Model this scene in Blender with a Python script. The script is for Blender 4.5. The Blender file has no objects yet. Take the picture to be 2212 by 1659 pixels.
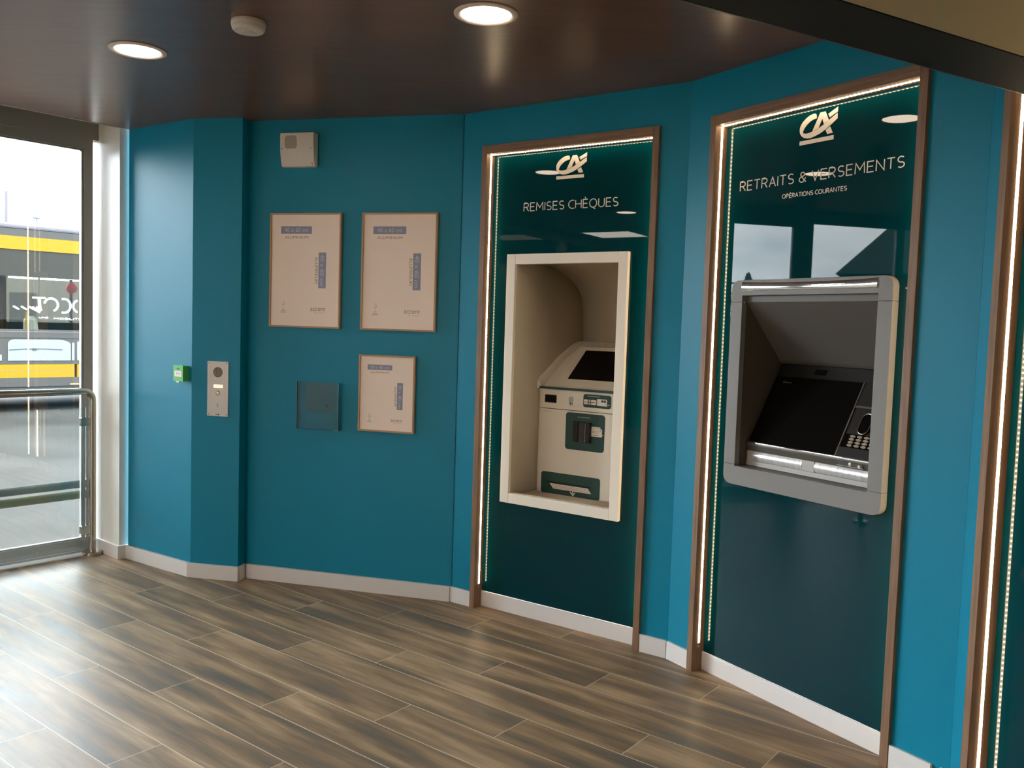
import bpy, bmesh, math, random
from mathutils import Vector, Matrix
random.seed(7)
sc = bpy.context.scene
COL = sc.collection
PI = math.pi

# ---------------------------------------------------------------- camera
cam_d = bpy.data.cameras.new('camera'); cam = bpy.data.objects.new('camera', cam_d); COL.objects.link(cam)
cam_d.sensor_width = 36.0; cam_d.lens = 1903.364 / 2212 * 36.0
cam_d.clip_start = 0.02; cam_d.clip_end = 500
_p, _r = 0.065274, 0.031421
_R0 = Vector((1, 0, 0)); _U0 = Vector((0, math.sin(_p), math.cos(_p))); _F = Vector((0, math.cos(_p), -math.sin(_p)))
_R = _R0 * math.cos(_r) + _U0 * math.sin(_r); _U = -_R0 * math.sin(_r) + _U0 * math.cos(_r)
_M = Matrix((_R, _U, -_F)).transposed().to_4x4(); _M.translation = Vector((0, 0, 1.47266))
cam.matrix_world = _M
sc.camera = cam

# ---------------------------------------------------------------- view + world
sc.view_settings.view_transform = 'Standard'; sc.view_settings.look = 'None'
sc.view_settings.gamma = 1.0; sc.view_settings.use_curve_mapping = False
sc.view_settings.exposure = 0.0
sc.cycles.use_denoising = True
sc.cycles.max_bounces = 10; sc.cycles.diffuse_bounces = 5; sc.cycles.glossy_bounces = 5; sc.cycles.transparent_max_bounces = 16
sc.cycles.sample_clamp_indirect = 8.0
SKY = 30.0
DOWNLIGHT = 36.0; LEDBEAD = 52.0; LEDTAPE = 11.0; PANEL = 18.0
w = bpy.data.worlds.new('overcast_sky'); sc.world = w; w.use_nodes = True
nt = w.node_tree; nt.nodes.clear()
out = nt.nodes.new('ShaderNodeOutputWorld'); bg = nt.nodes.new('ShaderNodeBackground')
tc = nt.nodes.new('ShaderNodeTexCoord'); mp = nt.nodes.new('ShaderNodeMapping'); mp.inputs['Scale'].default_value = (3.2, 3.2, 9.0)
nz = nt.nodes.new('ShaderNodeTexNoise'); nz.inputs['Scale'].default_value = 1.6; nz.inputs['Detail'].default_value = 7; nz.inputs['Roughness'].default_value = 0.55
rp = nt.nodes.new('ShaderNodeValToRGB')
rp.color_ramp.elements[0].position = 0.36; rp.color_ramp.elements[0].color = (0.56, 0.64, 0.74, 1)
rp.color_ramp.elements[1].position = 0.66; rp.color_ramp.elements[1].color = (0.95, 0.98, 1.02, 1)
nt.links.new(tc.outputs['Generated'], mp.inputs['Vector']); nt.links.new(mp.outputs['Vector'], nz.inputs['Vector'])
nt.links.new(nz.outputs['Fac'], rp.inputs['Fac']); nt.links.new(rp.outputs['Color'], bg.inputs['Color'])
bg.inputs['Strength'].default_value = SKY
nt.links.new(bg.outputs['Background'], out.inputs['Surface'])

# ---------------------------------------------------------------- colour + materials
def lin(r, g, b):
    f = lambda c: (c / 255) / 12.92 if c / 255 <= 0.04045 else ((c / 255 + 0.055) / 1.055) ** 2.4
    return (f(r), f(g), f(b), 1.0)
def mat(name, col, rough=0.5, metal=0.0, spec=0.5, emit=None, estr=0.0, coat=0.0, ior=1.5):
    m = bpy.data.materials.new(name); m.use_nodes = True
    b = m.node_tree.nodes['Principled BSDF']
    b.inputs['Base Color'].default_value = col; b.inputs['Roughness'].default_value = rough
    b.inputs['Metallic'].default_value = metal; b.inputs['Specular IOR Level'].default_value = spec; b.inputs['IOR'].default_value = ior
    if coat: b.inputs['Coat Weight'].default_value = coat; b.inputs['Coat Roughness'].default_value = 0.05
    if emit: b.inputs['Emission Color'].default_value = emit; b.inputs['Emission Strength'].default_value = estr
    return m
def N(m, t, **kw):
    n = m.node_tree.nodes.new(t)
    for k, v in kw.items(): setattr(n, k, v)
    return n
def L(m, a, b): m.node_tree.links.new(a, b)
def bump(m, scale, strength, dist=0.001, detail=2, stretch=None):
    b = m.node_tree.nodes['Principled BSDF']
    t = N(m, 'ShaderNodeTexCoord'); mpn = N(m, 'ShaderNodeMapping')
    if stretch: mpn.inputs['Scale'].default_value = stretch
    n = N(m, 'ShaderNodeTexNoise'); n.inputs['Scale'].default_value = scale; n.inputs['Detail'].default_value = detail
    bp = N(m, 'ShaderNodeBump'); bp.inputs['Strength'].default_value = strength; bp.inputs['Distance'].default_value = dist
    L(m, t.outputs['Object'], mpn.inputs['Vector']); L(m, mpn.outputs['Vector'], n.inputs['Vector'])
    L(m, n.outputs['Fac'], bp.inputs['Height']); L(m, bp.outputs['Normal'], b.inputs['Normal'])
    return m
def noise_col(m, c1, c2, scale, stretch=(1, 1, 1), detail=4, lo=0.3, hi=0.7, dist=0.0):
    b = m.node_tree.nodes['Principled BSDF']
    t = N(m, 'ShaderNodeTexCoord'); mpn = N(m, 'ShaderNodeMapping'); mpn.inputs['Scale'].default_value = stretch
    n = N(m, 'ShaderNodeTexNoise'); n.inputs['Scale'].default_value = scale; n.inputs['Detail'].default_value = detail; n.inputs['Distortion'].default_value = dist
    r = N(m, 'ShaderNodeValToRGB'); r.color_ramp.elements[0].position = lo; r.color_ramp.elements[0].color = c1
    r.color_ramp.elements[1].position = hi; r.color_ramp.elements[1].color = c2
    L(m, t.outputs['Object'], mpn.inputs['Vector']); L(m, mpn.outputs['Vector'], n.inputs['Vector']); L(m, n.outputs['Fac'], r.inputs['Fac'])
    L(m, r.outputs['Color'], b.inputs['Base Color'])
    return m
def clear(name, tint, ior=1.45, rough=0.0, haze=0.0, hazecol=(0.8, 0.85, 0.85, 1)):
    """thin clear sheet: fresnel mix of a mirror and straight-through transmission"""
    m = bpy.data.materials.new(name); m.use_nodes = True; t = m.node_tree; t.nodes.clear()
    o = t.nodes.new('ShaderNodeOutputMaterial'); tr = t.nodes.new('ShaderNodeBsdfTransparent'); tr.inputs['Color'].default_value = tint
    g = t.nodes.new('ShaderNodeBsdfGlossy'); g.inputs['Roughness'].default_value = rough; g.inputs['Color'].default_value = (1, 1, 1, 1)
    fr = t.nodes.new('ShaderNodeFresnel'); fr.inputs['IOR'].default_value = ior
    mx = t.nodes.new('ShaderNodeMixShader'); t.links.new(fr.outputs['Fac'], mx.inputs['Fac'])
    src = tr.outputs[0]
    if haze:
        d = t.nodes.new('ShaderNodeBsdfDiffuse'); d.inputs['Color'].default_value = hazecol
        m2 = t.nodes.new('ShaderNodeMixShader'); m2.inputs['Fac'].default_value = haze
        t.links.new(tr.outputs[0], m2.inputs[1]); t.links.new(d.outputs[0], m2.inputs[2]); src = m2.outputs[0]
    t.links.new(src, mx.inputs[1]); t.links.new(g.outputs[0], mx.inputs[2]); t.links.new(mx.outputs[0], o.inputs['Surface'])
    return m

M = {}
TEAL = (0.0, 0.205, 0.325, 1)
M['teal'] = bump(mat('teal_paint', TEAL, 0.42, spec=0.25), 260, 0.18, 0.0006)
M['white_paint'] = bump(mat('off_white_paint', lin(240, 239, 230), 0.38), 200, 0.12, 0.0005)
M['beige_wall'] = mat('beige_paint', lin(232, 198, 148), 0.7)
M['skirting'] = mat('satin_aluminium_skirting', lin(226, 220, 216), 0.35)
M['dark_frame'] = mat('grey_anodised_aluminium', lin(140, 139, 134), 0.42, 0.0)
M['sill'] = mat('pale_threshold', lin(240, 240, 236), 0.3, 0.0)
M['glass_panel'] = mat('lacquered_dark_glass', (0.0, 0.030, 0.040, 1), 0.012, spec=0.22, ior=1.5)
M['glass_edge'] = mat('polished_glass_edge', lin(150, 165, 160), 0.2)
M['print'] = mat('cream_print', lin(240, 228, 214), 0.45)
M['steel'] = mat('brushed_steel', lin(186, 180, 168), 0.26, 1.0)
M['chrome'] = mat('chrome', (0.9, 0.9, 0.9, 1), 0.04, 1.0)
M['plastic_white'] = mat('white_plastic', lin(214, 206, 196), 0.45)
M['plastic_shade'] = mat('greyish_grille', lin(160, 150, 138), 0.6)
M['plate'] = bump(mat('silver_faceplate', lin(196, 192, 188), 0.42, 0.5), 400, 0.1, 0.0003)
M['dark_detail'] = mat('dark_detail', lin(46, 44, 42), 0.4)
M['black'] = mat('black_plastic', (0.008, 0.008, 0.009, 1), 0.35)
M['screen'] = mat('black_screen', (0.0035, 0.0035, 0.0035, 1), 0.16, spec=0.25)
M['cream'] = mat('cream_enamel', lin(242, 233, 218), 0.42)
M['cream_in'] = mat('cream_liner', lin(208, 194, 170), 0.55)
M['green_panel'] = mat('dark_green_panel', lin(30, 72, 66), 0.35)
M['green_box'] = mat('green_call_point', lin(70, 176, 84), 0.35)
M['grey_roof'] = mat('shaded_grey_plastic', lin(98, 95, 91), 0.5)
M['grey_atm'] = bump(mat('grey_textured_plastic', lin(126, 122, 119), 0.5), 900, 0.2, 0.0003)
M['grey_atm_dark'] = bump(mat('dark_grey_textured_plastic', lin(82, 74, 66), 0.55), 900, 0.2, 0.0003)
M['grey_lip'] = mat('grey_metal_lip', lin(120, 116, 110), 0.35, 0.6)
M['shutter'] = mat('bright_shutter', lin(246, 246, 246), 0.32, 0.5)
M['ledge'] = mat('light_grey_ledge', lin(188, 184, 180), 0.4)
M['keys'] = mat('metal_keys', lin(190, 176, 160), 0.3, 0.7)
M['paper'] = mat('insert_paper', lin(244, 226, 214), 0.35, spec=0.4)
M['ink_blue'] = mat('blue_grey_ink', lin(134, 140, 166), 0.5)
M['ink_grey'] = mat('grey_ink', lin(136, 122, 112), 0.6)
M['ink_faint'] = mat('faint_ink', lin(192, 176, 162), 0.6)
M['ink_white'] = mat('pale_ink', lin(205, 196, 196), 0.5)
M['frame_wood'] = mat('light_oak_moulding', lin(176, 140, 104), 0.45)
M['label_lit'] = mat('lit_name_label', lin(250, 236, 215), 0.4, emit=(1, 0.86, 0.66, 1), estr=0.75)
M['cap'] = mat('led_end_cap', lin(200, 160, 130), 0.5)
M['led'] = mat('led_bead', (1, 0.85, 0.6, 1), 0.5, emit=(1.0, 0.80, 0.55, 1), estr=LEDBEAD)
M['tape'] = mat('led_tape', (1, 0.9, 0.7, 1), 0.5, emit=(1.0, 0.77, 0.48, 1), estr=LEDTAPE)
M['lamp'] = mat('lamp_disc', (1, 1, 1, 1), 0.5, emit=(1.0, 0.80, 0.62, 1), estr=DOWNLIGHT)
M['panel_light'] = mat('led_panel_diffuser', (1, 1, 1, 1), 0.5, emit=(1.0, 0.92, 0.82, 1), estr=PANEL)
M['trim'] = mat('lamp_trim', lin(232, 214, 200), 0.4)
M['window_glass'] = clear('window_glass', (0.93, 0.95, 0.94, 1), 1.5)
M['film_grey'] = mat('frosted_film_grey', lin(168, 182, 182), 0.6)
M['film_green'] = mat('frosted_film_green', lin(184, 190, 160), 0.6)
M['acrylic'] = clear('clear_acrylic', (0.93, 0.96, 0.96, 1), 1.22, 0.02, 0.03, (0.45, 0.6, 0.62, 1))
M['acrylic_edge'] = mat('bright_acrylic_edge', lin(120, 175, 190), 0.15)
M['dark_header'] = mat('dark_brown_steel', (0.005, 0.0042, 0.003, 1), 0.6, spec=0.12)
M['flange'] = mat('brown_flange', lin(70, 62, 56), 0.4)
wv = mat('walnut_vertical_grain', lin(128, 96, 72), 0.5); M['wood_v'] = noise_col(wv, lin(116, 84, 61), lin(140, 108, 82), 9, (9, 9, 0.5), 5, 0.3, 0.7)
wh = mat('walnut_horizontal_grain', lin(128, 96, 72), 0.5); M['wood_h'] = noise_col(wh, lin(116, 84, 61), lin(140, 108, 82), 9, (0.5, 9, 9), 5, 0.3, 0.7)
cl = mat('dark_brown_gloss_ceiling', lin(72, 54, 44), 0.30, spec=0.6)
M['ceiling'] = noise_col(cl, lin(94, 58, 42), lin(110, 72, 52), 3, (0.5, 9, 1), 4, 0.3, 0.7)
_cb = cl.node_tree.nodes['Principled BSDF']
asph = mat('asphalt', lin(120, 119, 115), 0.8, spec=0.05)
M['asphalt'] = noise_col(asph, lin(40, 38, 36), lin(52, 50, 48), 0.6, (1, 1, 1), 12, 0.35, 0.65)
M['kerb'] = mat('pale_kerb', lin(205, 203, 198), 0.8)

# floor: 1.232 x 0.199 m wood-effect planks, each row shifted by a third of a plank
def floor_material():
    m = mat('wood_effect_floor_planks', (0.2, 0.15, 0.1, 1), 0.3, spec=0.19); b = m.node_tree.nodes['Principled BSDF']
    t = N(m, 'ShaderNodeTexCoord')
    th = -0.66129
    e = (math.cos(th), math.sin(th), 0); en = (-math.sin(th), math.cos(th), 0)
    def dot(v):
        n = N(m, 'ShaderNodeVectorMath', operation='DOT_PRODUCT'); n.inputs[1].default_value = v; L(m, t.outputs['Object'], n.inputs[0]); return n.outputs['Value']
    def math_(op, a, b2=None, c=None):
        n = N(m, 'ShaderNodeMath', operation=op)
        for i, x in enumerate((a, b2, c)):
            if x is None: continue
            if isinstance(x, (int, float)): n.inputs[i].default_value = x
            else: L(m, x, n.inputs[i])
        return n.outputs[0]
    u = dot(e); v = dot(en)
    v2 = math_('DIVIDE', math_('SUBTRACT', v, 2.406), 0.1992)
    row = math_('FLOOR', v2); fv = math_('FRACT', v2)
    u2 = math_('DIVIDE', math_('SUBTRACT', math_('SUBTRACT', u, -3.138), math_('MULTIPLY', row, 0.411)), 1.232)
    colm = math_('FLOOR', u2); fu = math_('FRACT', u2)
    # distance to joints in metres
    dv = math_('MULTIPLY', math_('MINIMUM', fv, math_('SUBTRACT', 1, fv)), 0.1992)
    du = math_('MULTIPLY', math_('MINIMUM', fu, math_('SUBTRACT', 1, fu)), 1.232)
    grout = math_('MAXIMUM', math_('LESS_THAN', dv, 0.0021), math_('LESS_THAN', du, 0.0015))
    cv = N(m, 'ShaderNodeCombineXYZ'); L(m, row, cv.inputs[0]); L(m, colm, cv.inputs[1])
    wn = N(m, 'ShaderNodeTexWhiteNoise', noise_dimensions='2D'); L(m, cv.outputs[0], wn.inputs['Vector'])
    # streaky pattern, different on every plank
    off = math_('MULTIPLY', wn.outputs['Value'], 37.0)
    pc = N(m, 'ShaderNodeCombineXYZ'); L(m, math_('MULTIPLY', u, 1.1), pc.inputs[0]); L(m, math_('MULTIPLY', v, 8.5), pc.inputs[1]); L(m, off, pc.inputs[2])
    n1 = N(m, 'ShaderNodeTexNoise'); n1.inputs['Scale'].default_value = 1.5; n1.inputs['Detail'].default_value = 3; n1.inputs['Roughness'].default_value = 0.5; L(m, pc.outputs[0], n1.inputs['Vector'])
    pf = N(m, 'ShaderNodeCombineXYZ'); L(m, math_('MULTIPLY', u, 5), pf.inputs[0]); L(m, math_('MULTIPLY', v, 75), pf.inputs[1]); L(m, off, pf.inputs[2])
    n2 = N(m, 'ShaderNodeTexNoise'); n2.inputs['Scale'].default_value = 1.6; n2.inputs['Detail'].default_value = 4; L(m, pf.outputs[0], n2.inputs['Vector'])
    r = N(m, 'ShaderNodeValToRGB'); cr = r.color_ramp
    cr.elements[0].position = 0.30; cr.elements[0].color = lin(96, 90, 82)
    cr.elements[1].position = 0.72; cr.elements[1].color = lin(178, 150, 118)
    x = cr.elements.new(0.45); x.color = lin(122, 102, 80)
    x = cr.elements.new(0.58); x.color = lin(150, 126, 98)
    L(m, n1.outputs['Fac'], r.inputs['Fac'])
    h = N(m, 'ShaderNodeMix', data_type='RGBA', blend_type='MULTIPLY'); h.inputs[0].default_value = 0.35
    L(m, r.outputs['Color'], h.inputs[6]); 
    g2 = N(m, 'ShaderNodeValToRGB'); g2.color_ramp.elements[0].position = 0.3; g2.color_ramp.elements[0].color = (0.62, 0.62, 0.62, 1); g2.color_ramp.elements[1].position = 0.62; g2.color_ramp.elements[1].color = (1.12, 1.12, 1.12, 1)
    L(m, n2.outputs['Fac'], g2.inputs['Fac']); L(m, g2.outputs['Color'], h.inputs[7])
    g = N(m, 'ShaderNodeMix', data_type='RGBA'); L(m, grout, g.inputs[0]); L(m, h.outputs[2], g.inputs[6]); g.inputs[7].default_value = lin(196, 178, 154)
    L(m, g.outputs[2], b.inputs['Base Color'])
    rr = N(m, 'ShaderNodeMapRange'); rr.inputs[3].default_value = 0.34; rr.inputs[4].default_value = 0.46; L(m, n1.outputs['Fac'], rr.inputs[0]); L(m, rr.outputs[0], b.inputs['Roughness'])
    bp = N(m, 'ShaderNodeBump'); bp.inputs['Strength'].default_value = 0.12; bp.inputs['Distance'].default_value = 0.0006
    hh = math_('SUBTRACT', n2.outputs['Fac'], math_('MULTIPLY', grout, 1.5)); L(m, hh, bp.inputs['Height']); L(m, bp.outputs['Normal'], b.inputs['Normal'])
    return m
M['floor'] = floor_material()

# ---------------------------------------------------------------- mesh building
class MB:
    def __init__(s): s.v = []; s.f = []; s.mi = []; s.cur = 0
    def m(s, i): s.cur = i; return s
    def add(s, vs, fs):
        o = len(s.v); s.v += [tuple(p) for p in vs]
        for f in fs: s.f.append([o + i for i in f]); s.mi.append(s.cur)
        return s
    def box(s, x0, x1, y0, y1, z0, z1):
        return s.add([(x0, y0, z0), (x1, y0, z0), (x1, y1, z0), (x0, y1, z0), (x0, y0, z1), (x1, y0, z1), (x1, y1, z1), (x0, y1, z1)],
                     [(0, 3, 2, 1), (4, 5, 6, 7), (0, 1, 5, 4), (1, 2, 6, 5), (2, 3, 7, 6), (3, 0, 4, 7)])
    def prism(s, pts, a0, a1, axis):
        """polygon pts in the plane normal to axis ('x': (y,z), 'y': (x,z), 'z': (x,y)) extruded from a0 to a1"""
        f = {'x': lambda p, a: (a, p[0], p[1]), 'y': lambda p, a: (p[0], a, p[1]), 'z': lambda p, a: (p[0], p[1], a)}[axis]
        n = len(pts); vs = [f(p, a0) for p in pts] + [f(p, a1) for p in pts]
        return s.add(vs, [tuple(range(n))[::-1], tuple(range(n, 2 * n))] + [(i, (i + 1) % n, n + (i + 1) % n, n + i) for i in range(n)])
    def strip(s, pts, a0, a1, axis):
        f = {'x': lambda p, a: (a, p[0], p[1]), 'y': lambda p, a: (p[0], a, p[1]), 'z': lambda p, a: (p[0], p[1], a)}[axis]
        n = len(pts); return s.add([f(p, a0) for p in pts] + [f(p, a1) for p in pts], [(i, i + 1, n + i + 1, n + i) for i in range(n - 1)])
    def ring(s, outer, inner, y0, y1):
        n = len(outer); assert n == len(inner)
        vs = [(p[0], y, p[1]) for y in (y0, y1) for p in outer] + [(p[0], y, p[1]) for y in (y0, y1) for p in inner]
        fs = []
        for i in range(n):
            j = (i + 1) % n
            fs += [(i, j, 2 * n + j, 2 * n + i), (n + i, 3 * n + i, 3 * n + j, n + j), (i, n + i, n + j, j), (2 * n + i, 2 * n + j, 3 * n + j, 3 * n + i)]
        return s.add(vs, fs)
    def lathe(s, prof, c=(0, 0, 0), axis='z', seg=32):
        vs = []; k = len(prof)
        for i in range(seg):
            a = 2 * PI * i / seg
            for r_, h in prof:
                x, y = r_ * math.cos(a), r_ * math.sin(a)
                vs.append({'z': (c[0] + x, c[1] + y, c[2] + h), 'y': (c[0] + x, c[1] + h, c[2] + y), 'x': (c[0] + h, c[1] + x, c[2] + y)}[axis])
        fs = [(i * k + j, ((i + 1) % seg) * k + j, ((i + 1) % seg) * k + j + 1, i * k + j + 1) for i in range(seg) for j in range(k - 1)]
        if prof[0][0] > 1e-6: fs.append(tuple(i * k for i in range(seg)))
        if prof[-1][0] > 1e-6: fs.append(tuple(i * k + k - 1 for i in range(seg)))
        return s.add(vs, fs)
    def disc(s, cx, y0, cz, r, y1, seg=32): return s.lathe([(r, y0), (r, y1)], (cx, 0, cz), 'y', seg)
    def tube(s, path, r, seg=16, closed=False):
        P = [Vector(p) for p in path]; n = len(P); vs = []; up = None
        for i, p in enumerate(P):
            d = (P[(i + 1) % n] - P[i - 1]) if closed else ((P[min(i + 1, n - 1)] - P[max(i - 1, 0)]))
            d.normalize()
            if up is None: up = Vector((0, 0, 1)) if abs(d.z) < 0.9 else Vector((1, 0, 0))
            a = up - d * up.dot(d)
            if a.length < 1e-4: a = Vector((0, 1, 0)) - d * d.y
            a.normalize(); b = d.cross(a); up = a
            rr = r[i] if isinstance(r, (list, tuple)) else r
            vs += [p + (a * math.cos(2 * PI * k / seg) + b * math.sin(2 * PI * k / seg)) * rr for k in range(seg)]
        fs = [(i * seg + k, i * seg + (k + 1) % seg, ((i + 1) % n) * seg + (k + 1) % seg, ((i + 1) % n) * seg + k) for i in range(n if closed else n - 1) for k in range(seg)]
        if not closed: fs += [tuple(range(seg))[::-1], tuple(range((n - 1) * seg, n * seg))]
        return s.add(vs, fs)
    def ribbon(s, pts, wd, y0, y1, closed=False):
        """flat stroke of width wd along pts in the xz plane"""
        P = [Vector((p[0], p[1])) for p in pts]; n = len(P); A = []; B = []
        for i in range(n):
            d0 = (P[i] - P[i - 1]).normalized() if (i or closed) else None
            d1 = (P[(i + 1) % n] - P[i]).normalized() if (i < n - 1 or closed) else None
            if d0 is None: d0 = d1
            if d1 is None: d1 = d0
            t = d0 + d1
            if t.length < 1e-6: t = d1.copy()
            t.normalize(); nn = Vector((-t.y, t.x)); c = max(0.5, nn.dot(Vector((-d1.y, d1.x))))
            A.append(P[i] + nn * wd / 2 / c); B.append(P[i] - nn * wd / 2 / c)
        for i in range(n if closed else n - 1):
            j = (i + 1) % n; s.prism([A[i], B[i], B[j], A[j]], y0, y1, 'y')
        return s
    def mesh(s, name, mats):
        me = bpy.data.meshes.new(name); me.from_pydata(s.v, [], s.f)
        for mm in (mats if isinstance(mats, (list, tuple)) else [mats]): me.materials.append(M[mm] if isinstance(mm, str) else mm)
        me.polygons.foreach_set('material_index', s.mi)
        bm = bmesh.new(); bm.from_mesh(me)
        bmesh.ops.recalc_face_normals(bm, faces=bm.faces)
        big = [f for f in bm.faces if len(f.verts) > 4]
        if big: bmesh.ops.triangulate(bm, faces=big)
        bm.to_mesh(me); bm.free(); me.update(); return me

class Frame:
    """a wall's own axes: s along it, n into it (away from the room), z up"""
    def __init__(f, o, deg): f.o = Vector((o[0], o[1], 0)); f.a = math.radians(deg); f.d = Vector((math.cos(f.a), math.sin(f.a), 0)); f.n = Vector((-f.d.y, f.d.x, 0))
    def w(f, s, n, z=0): return f.o + f.d * s + f.n * n + Vector((0, 0, z))
    def mw(f, s=0, n=0, z=0): mm = Matrix.Rotation(f.a, 4, 'Z'); mm.translation = f.w(s, n, z); return mm
WORLD = Frame((0, 0), 0)
def smooth(o, ang=35):
    me = o.data
    for p in me.polygons: p.use_smooth = True
    bm = bmesh.new(); bm.from_mesh(me)
    for e in bm.edges:
        if len(e.link_faces) == 2 and e.link_faces[0].normal.angle(e.link_faces[1].normal, 0) > math.radians(ang): e.smooth = False
    bm.to_mesh(me); bm.free()
def bevel(o, wd=0.002, seg=2):
    md = o.modifiers.new('edge_rounding', 'BEVEL'); md.width = wd; md.segments = seg; md.limit_method = 'ANGLE'; md.angle_limit = math.radians(40); md.harden_normals = False
def obj(name, mb, mats, parent=None, fr=None, sm=False, bv=0):
    """link mb as one mesh. With a parent made by thing(), mb is in that parent's wall axes"""
    me = mb.mesh(name, mats)
    o = bpy.data.objects.new(name, me); COL.objects.link(o)
    if parent is not None:
        base = BASE.get(parent.name, (0, 0, 0)); BASE[o.name] = base
        me.transform(Matrix.Translation(-Vector(base))); o.parent = parent
    elif fr is not None: o.matrix_world = fr.mw()
    if sm: smooth(o)
    if bv: bevel(o, bv)
    return o
BASE = {}
def tag(o, label=None, cat=None, group=None, kind=None):
    if label: o['label'] = label
    if cat: o['category'] = cat
    if group: o['group'] = group
    if kind: o['kind'] = kind
    return o
def thing(name, label, cat, fr, at, group=None):
    o = bpy.data.objects.new(name, None); COL.objects.link(o); o.empty_display_size = 0.1
    o.matrix_world = fr.mw(*at); BASE[o.name] = at
    return tag(o, label, cat, group)
def struct(name, mb, mats, fr=None, parent=None, bv=0, sm=False):
    o = obj(name, mb, mats, parent, fr, sm, bv)
    if parent is None: o['kind'] = 'structure'
    return o
def copy_tree(o, parent=None):
    c = o.copy(); COL.objects.link(c)
    if parent is not None: c.parent = parent
    for ch in o.children: copy_tree(ch, c)
    return c
def rrect(x0, x1, z0, z1, r, k=5):
    pts = []
    for cx, cz, a0 in ((x1 - r, z1 - r, 0), (x0 + r, z1 - r, 90), (x0 + r, z0 + r, 180), (x1 - r, z0 + r, 270)):
        for i in range(k + 1):
            a = math.radians(a0 + 90 * i / k); pts.append((cx + r * math.cos(a), cz + r * math.sin(a)))
    return pts
def arc(cx, cz, rx, rz, a0, a1, k=10): return [(cx + rx * math.cos(math.radians(a0 + (a1 - a0) * i / k)), cz + rz * math.sin(math.radians(a0 + (a1 - a0) * i / k))) for i in range(k + 1)]

# thin sign lettering, cap height 1
def glyphs():
    G = {}
    bowlR = [(0, 1), (0.28, 1)] + arc(0.28, 0.74, 0.24, 0.26, 90, -90, 10) + [(0, 0.48)]
    S = arc(0.27, 0.745, 0.24, 0.255, 40, 270, 12) + arc(0.27, 0.25, 0.25, 0.24, 90, -140, 12)[1:]
    E = [[(0.5, 1), (0, 1), (0, 0), (0.5, 0)], [(0, 0.52), (0.44, 0.52)]]
    G['R'] = (0.55, [[(0, 0), (0, 1)], bowlR, [(0.27, 0.48), (0.55, 0)]])
    G['E'] = (0.5, E)
    G['È'] = (0.5, E + [[(0.16, 1.3), (0.3, 1.12)]]); G['É'] = (0.5, E + [[(0.34, 1.3), (0.2, 1.12)]])
    G['M'] = (0.78, [[(0, 0), (0.05, 1), (0.39, 0.35), (0.73, 1), (0.78, 0)]])
    G['I'] = (0.0, [[(0, 0), (0, 1)]])
    G['S'] = (0.52, [S])
    G['C'] = (0.56, [arc(0.42, 0.5, 0.42, 0.5, 62, 298, 18)])
    G['H'] = (0.62, [[(0, 0), (0, 1)], [(0.62, 0), (0.62, 1)], [(0, 0.52), (0.62, 0.52)]])
    G['Q'] = (0.76, [arc(0.38, 0.5, 0.38, 0.5, 0, 360, 28), [(0.36, 0.02), (0.5, -0.14), (0.62, -0.17)]])
    G['O'] = (0.76, [arc(0.38, 0.5, 0.38, 0.5, 0, 360, 28)])
    G['U'] = (0.6, [[(0, 1)] + arc(0.3, 0.32, 0.3, 0.32, 180, 360, 12) + [(0.6, 1)]])
    G['T'] = (0.58, [[(0, 1), (0.58, 1)], [(0.29, 1), (0.29, 0)]])
    G['A'] = (0.62, [[(0, 0), (0.31, 1), (0.62, 0)], [(0.12, 0.36), (0.5, 0.36)]])
    G['V'] = (0.6, [[(0, 1), (0.3, 0), (0.6, 1)]])
    G['N'] = (0.62, [[(0, 0), (0, 1), (0.62, 0), (0.62, 1)]])
    G['P'] = (0.54, [[(0, 0), (0, 1)], bowlR])
    G['&'] = (0.62, [[(0.62, 0)] + [(0.2, 0.56)] + arc(0.3, 0.79, 0.17, 0.21, 215, -50, 12) + arc(0.26, 0.27, 0.26, 0.27, 115, 300, 12) + [(0.6, 0.45)]])
    G['B'] = (0.54, [[(0, 0), (0, 1)], bowlR, [(0, 0.48), (0.28, 0.48)] + arc(0.28, 0.24, 0.27, 0.24, 90, -90, 10) + [(0, 0)]])
    G['L'] = (0.46, [[(0, 1), (0, 0), (0.46, 0)]])
    return G
GL = glyphs()
def lettering(mb, text, x0, x1, z0, cap, wd, y0, y1, gap=0.21, space=0.42):
    tot = 0
    for i, c in enumerate(text): tot += (space if c == ' ' else GL[c][0]) + (gap if i < len(text) - 1 else 0)
    k = (x1 - x0 - wd) / tot; x = x0 + wd / 2
    for c in text:
        if c == ' ': x += (space + gap) * k; continue
        wv_, st = GL[c]
        for pl in st: mb.ribbon([(x + p[0] * k, z0 + wd / 2 + p[1] * (cap - wd)) for p in pl], wd, y0, y1)
        x += (wv_ + gap) * k
    return mb
def type_set(mb, text, x0, z0, wd, ht, y, rot=0, thick=0.0004):
    """ordinary small print; x0,z0 the lower left corner before turning about it by rot degrees"""
    cu = bpy.data.curves.new('t', 'FONT'); cu.body = text; cu.size = 1
    o = bpy.data.objects.new('t', cu); COL.objects.link(o); bpy.context.view_layer.update()
    me = bpy.data.meshes.new_from_object(o.evaluated_get(bpy.context.evaluated_depsgraph_get()))
    xs = [v.co.x for v in me.vertices]; ys = [v.co.y for v in me.vertices]
    ax, bx, ay, by = min(xs), max(xs), min(ys), max(ys); c, s_ = math.cos(math.radians(rot)), math.sin(math.radians(rot)); vs = []
    for v in me.vertices:
        u = (v.co.x - ax) / (bx - ax) * wd; h = (v.co.y - ay) / (by - ay) * ht
        vs.append((x0 + u * c - h * s_, y, z0 + u * s_ + h * c))
    mb.add(vs, [tuple(p.vertices) for p in me.polygons])
    COL.objects.unlink(o); bpy.data.objects.remove(o); bpy.data.curves.remove(cu); bpy.data.meshes.remove(me)
    return mb

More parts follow.
